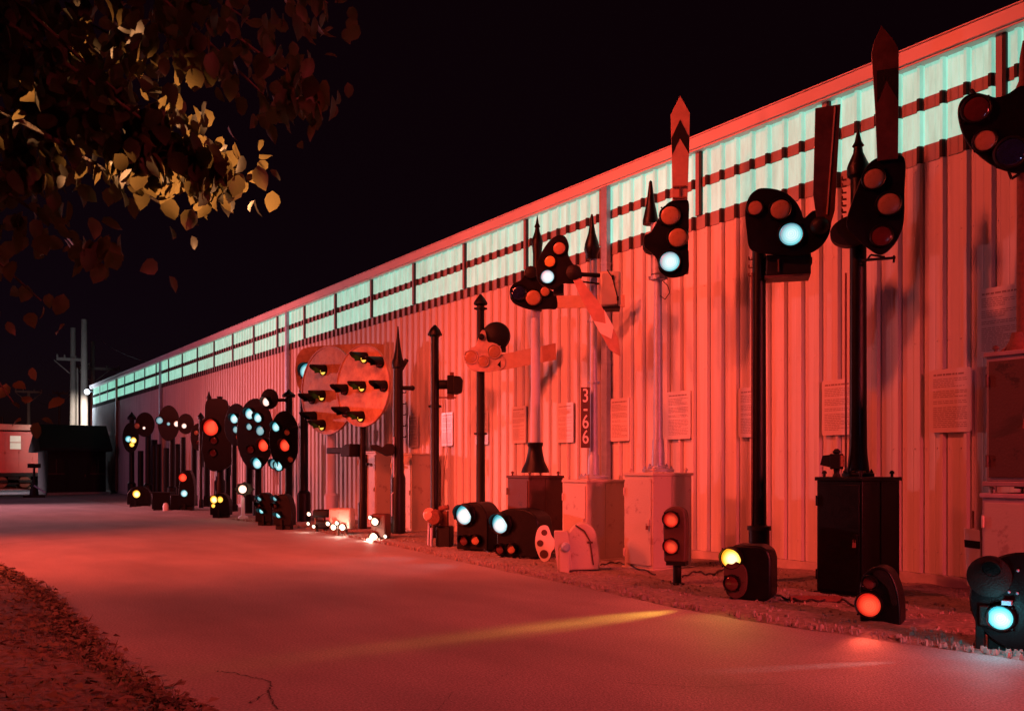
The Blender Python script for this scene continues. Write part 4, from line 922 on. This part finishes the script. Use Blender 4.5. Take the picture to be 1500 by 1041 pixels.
# amber dwarf beneath S7
t = Thing('dwarf_signal', 'rounded black ground signal with a glowing amber lens above a dark one', 'ground signal', 1097, gy=880, psi=14, group='dwarf signals')
b = MB(); b.prism(t.P([(1068, 870), (1064, 850), (1064, 822), (1070, 803), (1082, 797), (1118, 797), (1129, 803), (1133, 815), (1133, 868), (1126, 876), (1080, 877)]), -.14, .20); bd = b.build('body', M['black'], t.o, None, 25, .025)
b = MB(); b.box(-.18, .2, -.1, .15, -.02, t.z(868)); b.build('foot', M['black2'], t.o, None, 30)
b = MB(); b.prism(t.P(spline([(1067, 840), (1070, 826), (1082, 820), (1096, 828), (1100, 846), (1096, 866), (1084, 874), (1072, 866)], 5)), -.19, -.141); b.build('lens_cover', M['brownblack'], bd, None, 25)
lens(t, bd, 1077, 816, 14.5, -.16, 'g_yellow', .13); lens(t, bd, 1079, 852, 11, -.20, 'lens_dark')
beam(t, t.x(1077), -.2, t.z(816), (1, .68, .12), 22, (4.5, 4.5, 0), 70)
lamp('SPOT', 'signal_spot', t.world(t.x(1077), -.32, .30), 560, (1, .55, .07), (*ground(900, 905), 0), .06, 19, 1)
lamp('SPOT', 'signal_spot', t.world(t.x(1077), -.32, .30), 520, (1, .50, .07), (*ground(740, 925), 0), .02, 8, 1)
lamp('SPOT', 'signal_spot', t.world(t.x(1077), -.32, .6), 21000, (1, .42, .16), TP(240, 222, 4.9) + Vector((-2.2, 3.6, 0)), .03, 8.2, .8)  # extra spot added at the signal to light the leaf clump amber
lamp('SPOT', 'signal_spot', t.world(t.x(1077), -.32, .6), 30, (1, .25, .12), TP(230, 250, 5.1) + Vector((-2.2, 3.6, 0)), .03, 34, .9)  # added weak fill on the leaves around the clump

# twin red lens capsule on a post
t = Thing('dwarf_signal', 'narrow black capsule on a short post with two glowing red lenses', 'ground signal', 990, gy=856, psi=14, group='dwarf signals')
b = MB(); b.lathe([(.10, -.02), (.09, .02), (.055, .03), (.055, t.z(825))], (t.x(992), 0, 0), 'z', 14); b.box(t.x(978), t.x(1006), -.09, .09, t.z(827), t.z(821)); b.build('post', M['black2'], t.o, None, 30)
b = MB(); b.prism(t.P(spline([(975, 822), (974, 790), (974, 755), (979, 745), (991, 741), (1003, 746), (1007, 760), (1007, 790), (1006, 822)], 5, False)), -.09, .10); bd = b.build('body', M['brownblack'], t.o, None, 25, .02)
lens(t, bd, 986, 760, 11, -.10, 'g_red2', .08); lens(t, bd, 986, 799, 10.5, -.10, 'g_red2', .08)
beam(t, t.x(986), -.2, t.z(780), (1, .10, .05), 40, (5.0, 6.0, 0), 60)

# silver mechanism case lying on the gravel
t = Thing('mechanism_case', 'pale domed semaphore mechanism case resting on the gravel before a silver case', 'machinery', 845, gy=838, psi=0)
b = MB(); b.prism(t.P(spline([(832, 834), (830, 800), (834, 778), (846, 766), (860, 766), (872, 778), (877, 800), (878, 832)], 5, False)), -.14, .18); bd = b.build('housing', M['silver_box'], t.o, None, 25, .02)
b = MB(); b.prism(t.P([(812, 776), (832, 776), (838, 832), (818, 838), (813, 800)]), -.22, -.05); b.box(t.x(820), t.x(834), -.25, -.2, t.z(838), t.z(800)); b.build('front_plate', M['silver_box'], t.o, None, 30, .01)
b = MB(); b.lathe([(t.r(7), 0), (t.r(7), -.06), (t.r(4), -.09)], (t.x(829), -.22, t.z(799)), 'y', 16); b.build('bearing', M['silver'], t.o, None, 30)
b = MB(); b.tube([(t.x(843), -.15, t.z(768)), (t.x(856), -.155, t.z(776)), (t.x(864), -.155, t.z(790)), (t.x(869), -.155, t.z(825))], .010); b.box(t.x(860), t.x(868), -.17, -.15, t.z(794), t.z(791)); b.build('seam_clamp', M['brownblack'], bd, None, 30)
# pink spectacle plate leaning
t = Thing('spectacle_plate', 'loose pale oval spectacle plate with three round holes leaning by the dark case', 'signal part', 797, gy=824, psi=6)
sp = plate(t, [(796, 769), (803, 771), (808, 784), (812, 790), (812, 802), (808, 808), (806, 816), (800, 822), (793, 820), (787, 808), (784, 795), (786, 780), (790, 772)], -.02, .0, 'blade_white', 'plate', bevel=.003)
for a, c, q in ((797.5, 779.5, 4.5), (791.5, 795, 4.8), (797, 811, 6.3)):
    b = MB(); rr_ = t.r(q); b.lathe([(rr_, 0), (rr_, -.003), (1e-4, -.003)], (t.x(a), -.021, t.z(c)), 'y', 20, 0, False); b.build('hole', M['brownblack'], sp, None, 0)
b = MB(); b.box(-.03, .03, .005, .12, -.02, t.z(805)); b.build('stand', M['black2'], t.o, None, 0)

# two big dwarfs with blue-green lenses
def big_dwarf(label, px, gy, lx, ly, x0, x1, top, m, psi):
    t = Thing('dwarf_signal', label, 'ground signal', px, gy=gy, psi=psi, group='dwarf signals')
    d = .30
    mb = MB(); mb.prism(t.P(spline([(x0, gy - 4), (x0, gy - 30), (x0 + 2, top + 12), (x0 + 12, top + 2), ((x0 + x1) / 2 + 6, top), (x1 - 6, top + 8), (x1, top + 24), (x1, gy - 4)], 5, False)), -.16, d); bd = mb.build('body', M[m], t.o, None, 25, .02)
    lens(t, bd, lx, ly, 14, -.20, 'g_cyan', .16)
    f = MB(); f.lathe([(t.r(17), .04), (t.r(17), 0), (t.r(15), -.03)], (t.x(lx), -.18, t.z(ly)), 'y', 24); f.build('lens_collar', M['black2'], bd, None, 30)
    for dx, q in ((-1, 'lens_dark'), (16, 'lens_red')):
        lens(t, bd, lx + dx, ly + 37 - dx * .1, 7.5, -.20, q, .10)
    f = MB(); f.cyl((t.x(lx - 2), -.12, 0), (t.x(lx - 2), -.12, t.z(ly + 30)), .03); f.cyl((t.x(lx + 26), .05, 0), (t.x(lx + 26), .05, .2), .04); f.box(t.x(lx + 4), t.x(x1 - 4), -.1, .2, -.02, .06); f.build('foot', M['black2'], t.o, None, 30)
    beam(t, t.x(lx), -.3, t.z(ly), (.35, .9, 1), 26, t.world(-1.2, -4, 0), 60)
    return t
big_dwarf('rounded black ground signal with a big blue-green lens, just right of the red cone lamp', 697, 808, 690, 753, 676, 721, 735, 'black', 34)
big_dwarf('rounded dark ground signal with a big blue-green lens, in front of the dark mast case', 760, 818, 743, 766, 735, 795, 744, 'black', 32)
# red cone lamp on stand
t = Thing('lantern_stand', 'small stand with a dull red lamp, at the foot of the slim capped pole', 'ground signal', 643, gy=802, psi=20)
b = MB(); b.box(t.x(640), t.x(661), -.08, .16, 0, t.z(770)); bd = b.build('box', M['black2'], t.o, None, 30, .02)
b = MB(); b.sphere((t.x(632), -.12, t.z(753)), t.r(9), 12, 0, 1, 1.1); b.build('lens', glow('dull_red_lamp', (.9, .10, .05), .55), t.o, None, 60)
b = MB(); b.lathe([(t.r(10), -.1), (t.r(12), 0), (t.r(9), .1), (t.r(5), .2)], (t.x(640), -.1, t.z(757)), 'y', 16); b.cyl((t.x(645), -.05, t.z(745)), (t.x(658), -.05, t.z(742)), .05); b.box(t.x(646), t.x(656), -.05, .05, t.z(770), t.z(748)); b.build('housing', M['rust'], t.o, None, 30)
b = MB(); b.cyl((t.x(636), -.15, 0), (t.x(636), -.15, t.z(772)), .025); b.cyl((t.x(630), -.1, 0), (t.x(631), -.1, t.z(765)), .02); b.build('leg', M['white'], t.o, None, 30)

# clusters of clear bright lamps near the ground
def lamp_cluster(label, px, gy, bodies, bulbs, psi, m='black2', power=16, rad=3.2):
    t = Thing('marker_lamp', label, 'ground signal', px, gy=gy, psi=psi, group='low lamps with bright clear bulbs')
    b = MB()
    for x0, x1, y0, y1 in bodies: b.box(t.x(x0), t.x(x1), -.12, .22, t.z(y1), t.z(y0))
    bd = b.build('body', M[m], t.o, None, 30, .04)
    f = MB(); f.box(t.x(px - 6), t.x(px - 4), -.05, .05, -.02, t.z(bodies[0][3])); f.box(t.x(px + 6), t.x(px + 8), -.05, .05, -.02, t.z(bodies[0][3])); f.build('foot', M['rust'], t.o, None, 0)
    for x, y, r in bulbs: lens(t, bd, x, y, r, -.14, 'g_white', .07)
    x, y, r = bulbs[-1]
    lamp('POINT', 'bulb_light', t.world(t.x(x), -.35, t.z(y)), power, (1, .72, .55), None, .05)
    return t
lamp_cluster('low dark lamp with three small clear bulbs at the foot of the oblong plate pole', 468, 778, [(460, 484, 746, 757), (464, 484, 762, 774)], [(456, 752, 3), (463, 770, 2.6), (455, 766, 2.4)], 20, power=4)
lamp_cluster('pale low lamp box with a row of four clear bulbs under the thick pale pole', 500, 784, [(484, 516, 744, 774)], [(484, 766, 3.2), (497, 765, 3), (492, 771, 4.3), (505, 771, 4.6)], 20, 'silver_box', 9)
lamp_cluster('low lamp with two very bright clear bulbs, just left of the spire pole', 560, 790, [(546, 568, 752, 788)], [(546, 757, 3), (568, 784, 2.8), (553, 763, 5.4), (551, 786, 6.2)], 20, 'brownblack', 14)

# ---------------------------------------------------------------- middle cluster of multi-lens heads
def round_head(name, label, px, X, pw, ptop, foot, cx, cy, rx, ry, lenses, psi=35, group='black multi-lens heads on poles', cap=True, polem='black', y=-.2):
    t = Thing(name, label, 'signal', px, X, psi=psi, group=group)
    pr = [(pw * 1.6, foot), (pw * 1.6, foot - 30), (pw, foot - 32), (pw * .95, ptop)]
    if cap: pr += [(pw * 1.7, ptop - .5), (pw * 1.7, ptop - 4), (pw * .6, ptop - 9), (.4, ptop - 12)]
    mast(t, pr, polem); flange(t, foot - 1, pw * 2.2)
    pts = [(cx + rx * math.cos(R(a)) * (1.0), cy + ry * math.sin(R(a))) for a in range(0, 360, 12)]
    pl = MB().prism(t.P(pts), y - .03, y + .0).build('backplate', M['black'], t.o, None, 25, .006)
    b = MB(); b.box(min(0, t.x(cx)) - .04, max(0, t.x(cx)) + .04, y + .002, -.02, t.z(cy) - .06, t.z(cy) + .06); b.box(min(0, t.x(cx)) - .03, max(0, t.x(cx)) + .03, y + .002, -.02, t.z(cy + ry * .6) - .03, t.z(cy + ry * .6) + .03); b.build('bracket', M['black2'], t.o, None, 0)
    for lx, ly, lr, m, h in lenses: lens(t, pl, lx, ly, lr, y - .03, m, h)
    return t
G1 = 'black multi-lens heads on poles'
A = round_head('multi_lens_signal', 'oval black head with several blue-green lenses on the pole with the peaked cap', 423, SX, 5.5, 582, 770, 423, 644, 22, 42,
           [(412, 625, 7, 'g_cyan', .18), (428, 633, 5, 'lens_red', .1), (425, 652, 9, 'g_red', .18), (433, 672, 5, 'lens_red', .1), (409, 679, 7, 'g_cyan2', .16), (416, 682, 7, 'g_cyan', .16)])
b = MB(); tt = A; b.cyl((0, -.1, tt.z(586)), (tt.x(408), -.1, tt.z(586)), .05); b.build('arm', M['black2'], A.o, None, 30)
b = MB(); b.lathe([(tt.r(15), .04), (tt.r(15), 0), (1e-4, -.02)], (tt.x(399), -.16, tt.z(584)), 'y', 28, 0, True); p_ = b.build('upper_backplate', M['black'], A.o, None, 30)
lens(tt, p_, 396, 588, 6.5, -.18, 'g_lunar', .2)
round_head('multi_lens_signal', 'larger oval black head left of the peaked pole, blue-green lens on top', 378, SX, 5, 640, 764, 380, 636, 27, 52,
           [(373, 606, 8, 'g_cyan', .2), (385, 612, 7, 'g_cyan', .18), (372, 625, 5, 'g_cyan2', .1), (388, 631, 7, 'g_cyan2', .12), (393, 652, 9, 'g_red', .2), (374, 658, 6, 'lens_dark', .1), (384, 678, 8, 'g_cyan', .18)], cap=False)
round_head('multi_lens_signal', 'small black round head at the left of the cluster with two blue-green lenses', 365, SX + .2, 5, 640, 756, 352, 622, 17, 31,
           [(350, 613, 7, 'g_cyan', .18), (352, 629, 5, 'g_cyan2', .1), (356, 640, 4.5, 'lens_red', .08)], cap=False)
# tall searchlight with large red lens
t = Thing('tall_head_signal', 'tall black box-shaped signal head with one big glowing red lens above two dark ones', 'signal', 322, SX, psi=26)
mast(t, [(8, 752), (8, 705), (6, 702), (5.5, 600)], 'black'); flange(t, 751, 11)
pl = plate(t, [(305, 592), (311, 585), (331, 585), (338, 594), (338, 620), (346, 640), (346, 668), (338, 684), (318, 690), (306, 682), (300, 660), (302, 630), (304, 610)], -.22, -.14, 'black', 'backplate')
lens(t, pl, 314, 626, 12, -.23, 'g_red', .25); lens(t, pl, 318, 645, 5.5, -.23, 'lens_dark', .12); lens(t, pl, 317, 663, 5.5, -.23, 'lens_dark', .12)
b = MB(); b.lathe([(.07, 0), (.09, .08), (.05, .16), (.01, .3)], (t.x(309), -.15, t.z(586)), 'z', 10); b.lathe([(.06, 0), (.1, .05), (.1, .09), (.02, .1)], (t.x(325), -.15, t.z(585)), 'z', 10); b.build('cap', M['black2'], t.o, None, 40)
mc = MB(); mc.box(t.x(306), t.x(336), -.138, .1, t.z(618), t.z(594)); mc.build('housing', M['black2'], t.o, None, 30, .02)
conduit_or_glint(t, [(315, 752), (315, 700)], .018, 'white', -.2)  # white tube in place of an edge highlight on the mast
# far cluster
def simple_pole(label, px, X, pw, top, foot, spear=True, light=False):
    t = Thing('signal_mast', label, 'signal', px, X, psi=0, group='bare black masts of the far cluster')
    pr = [(pw * 1.5, foot), (pw * 1.5, foot - 16), (pw, foot - 18), (pw, top + 10)]
    if spear: pr += [(pw * 1.9, top + 9), (pw * 1.9, top + 6), (.5, top)]
    mast(t, pr, 'black')
    if light: conduit_or_glint(t, [(px - pw - 1, foot - 4), (px - pw - 1, foot - 60)], .014, 'white', -.12)  # white tube drawn as the lit left edge of the mast
    return t
simple_pole('thin black mast with a spearhead cap, left of the tall head with the red lens', 294, SX, 2.6, 604, 748, light=True)
simple_pole('black mast with a spearhead cap, right of the tall head with the red lens', 343, SX + .2, 3.6, 600, 756, light=True)
GF = 'small far signals near the end of the line'
round_head('far_disc_signal', 'last dark signal of the line with a small amber and blue lit lens', 193, SX, 3.6, 615, 738, 194, 641, 12, 22,
           [(191, 643, 4.5, 'g_cyan', .08), (198, 645, 4.5, 'g_yellow', .08), (196, 651, 3.5, 'g_gold', .05)], 20, GF)
round_head('far_disc_signal', 'second dark disc signal from the far end, nearly unlit', 217, SX, 4, 628, 740, 215, 622, 14, 18,
           [(204, 624, 4, 'lens_red', .05), (214, 627, 2, 'g_lunar', .03)], 20, GF, False)
round_head('far_disc_signal', 'dark double disc signal with a teal lens at its left', 252, SX, 4.4, 640, 744, 250, 620, 16, 26,
           [(237, 616, 5, 'g_cyan2', .1), (250, 621, 2.5, 'g_cyan2', .05), (262, 621, 4, 'g_lunar', .06)], 20, GF, False)
round_head('far_disc_signal', 'small dark disc signal with a pale lit lens, right of the double disc', 268, SX + .1, 4, 640, 746, 275, 621, 12, 15,
           [(273, 624, 3.5, 'g_lunar', .06)], 20, GF, False)
for px, top, lab in ((206, 650, 'thin dark mast between the last two far signals'), (232, 640, 'thin dark mast just left of the dark double disc'), (284, 640, 'thin dark mast just right of the small dark disc')):
    simple_pole(lab, px, SX + .3, 4, top, 742, False)
for px, top, lab in ((226, 634, 'thick dark mast left of the teal lens of the double disc'), (244, 646, 'dark mast under the teal lens of the double disc'),
                     (260, 640, 'dark mast between the double disc and the small disc'), (303, 640, 'dark mast under the left side of the tall head'), (334, 640, 'dark mast under the right side of the tall head')):
    simple_pole(lab, px, SX + .5, 4.4, top, 744, False, px in (260, 303))
round_head('far_disc_signal', 'round dark head with one dull red lens between the small disc and the tall head', 297, SX + .5, 4, 650, 744, 294, 640, 12, 20,
           [(291, 634, 3.5, 'lens_red', .05), (293, 648, 3, 'lens_dark', .05)], 20, GF, False)
for px, gy, x0, x1, y0, lab in ((236, 747, 224, 250, 722, 'low black case in front of the dark double disc'), (258, 748, 251, 265, 726, 'small low black case left of the red over blue-green ground lamp')):
    t = Thing('relay_case', lab, 'case', px, gy=gy, psi=24)
    b = MB(); b.box(t.x(x0), t.x(x1), -.1, .4, .04, t.z(y0)); bd = b.build('body', M['black'], t.o, None, 30, .02)
    b = MB(); b.box(t.x(x0) - .03, t.x(x1) + .03, -.13, .43, t.z(y0), t.z(y0) + .04); b.build('lid', M['black2'], t.o, None, 30); b = MB(); b.box(t.x(x0) + .05, t.x(x1) - .05, -.08, .38, -.02, .04); b.build('foot', M['black2'], t.o, None, 0)
# short low ones
def low_signal(label, px, gy, x0, x1, top, lenses, psi=22, m='black', shape='round'):
    t = Thing('dwarf_signal', label, 'ground signal', px, gy=gy, psi=psi, group='dwarf signals')
    h = gy - top
    pts = spline([(x0, gy - h * .12), (x0, gy - h * .6), (x0 + (x1 - x0) * .2, top + h * .08), ((x0 + x1) / 2, top), (x1 - (x1 - x0) * .2, top + h * .08), (x1, gy - h * .6), (x1, gy - h * .12)], 4, False)
    b = MB(); b.prism(t.P(pts), -.12, .14); bd = b.build('body', M[m], t.o, None, 25, .012)
    f = MB(); f.box(t.x(x0 + 3), t.x(x1 - 3), -.08, .1, -.02, t.z(gy - h * .12)); f.box(-.03, .03, -.16, -.1, -.02, .25); f.build('foot', M['black2'], t.o, None, 0)
    for lx, ly, r, mm, hd_ in lenses: lens(t, bd, lx, ly, r, -.12, mm, hd_)
    return t
low_signal('low black ground signal with stacked visors and blue-green lamps, left one of the pair', 389, 769, 377, 401, 721, [(384, 729, 4, 'g_cyan2', .22), (383, 738, 4, 'lens_dark', .22), (387, 747, 4.2, 'g_cyan', .26)], 26)
low_signal('low black ground signal with stacked visors and blue-green lamps, right one of the pair', 416, 775, 403, 430, 723, [(407, 729, 4, 'g_cyan2', .22), (407, 739, 4, 'lens_dark', .22), (412, 753, 4.6, 'g_cyan', .26)], 26)
low_signal('low black ground signal with two glowing amber lenses at the foot of the tall head', 323, 758, 310, 338, 722, [(316, 731, 5.5, 'g_yellow', .08), (325, 731, 4.5, 'g_gold', .06), (315, 740, 3, 'g_gold', .04)], 22)
low_signal('low dark ground signal with a red lens above a blue-green one, in the far cluster', 273, 748, 264, 286, 688, [(270, 699, 6, 'g_red', .08), (272, 722, 5, 'g_cyan', .08)], 22)
low_signal('farthest low ground signal, with one bright amber lens', 201, 742, 188, 222, 712, [(202, 723, 5.5, 'g_yellow', .08)], 22)
# flasher on a short post
t = Thing('flasher_post', 'short post carrying a round flasher with one warm white lamp, before the multi-lens heads', 'ground signal', 356, gy=760, psi=14)
b = MB(); b.lathe([(.16, -.02), (.14, .08), (.06, .12), (.05, t.z(728))], (0, 0, 0), 'z', 12); b.build('post', M['white'], t.o, None, 30)
b = MB(); pts = []
for i in range(24):
    a = 2 * math.pi * i / 24; r = 12 if i % 3 else 14.5; pts.append((359 + r * math.cos(a), 716 + r * .75 * math.sin(a)))
bd = MB().prism(t.P(pts), -.12, -.02).build('backplate', M['black2'], t.o, None, 20, .006)
lens(t, bd, 357, 716, 6, -.12, 'g_lunar', .06); lamp('POINT', 'bulb_light', t.world(0, -.4, t.z(716)), 6, (1, .7, .4), None, .05)
# tiny pale marker
t = Thing('marker_stone', 'tiny pale marker stone by the road in front of the far cluster', 'marker', 243, gy=748)
MB().lathe([(.10, -.02), (.10, .18), (.07, .26), (.01, .29)], (0, 0, 0), 'z', 10).build('stone', M['blade_white'], t.o, None, 40)

# cables snaking over the gravel
def cable(label, pts, seed):
    q = random.Random(seed); P = [ground(*p) for p in pts]; P = spline(P, 8, False)
    P = [(x, y, .05 + .012 * math.sin(i * 1.3)) for i, (x, y) in enumerate(P)]
    tag(MB().tube(P, .012, 6).build('cable', M['wire'], None, None, 60), label, 'cable', 'cables lying on the gravel')
cable('black cable lying from the amber dwarf to the big black case', [(1130, 872), (1150, 882), (1190, 886), (1230, 884), (1262, 900)], 1)
cable('black cable lying from the dark case past the two blue-green dwarfs', [(700, 806), (716, 812), (745, 812), (770, 822), (800, 818)], 2)
cable('black cable curling behind the twin red capsule toward the wall', [(1000, 850), (1020, 842), (1040, 846), (1060, 838)], 3)
cable('black cable on the gravel between the silver case and the domed mechanism', [(880, 832), (900, 828), (925, 834), (960, 846)], 4)
# plank and pipe on the gravel near the big case
x_, y_ = ground(1195, 884)
o = MB().box(-.28, .28, -.03, .03, .0, .06).build('steel_strip', M['rust'], None, (x_, y_, .03), 0, .005); o.rotation_euler = (0, 0, R(-40)); tag(o, 'rusty steel strip lying on the gravel left of the big black case', 'scrap')
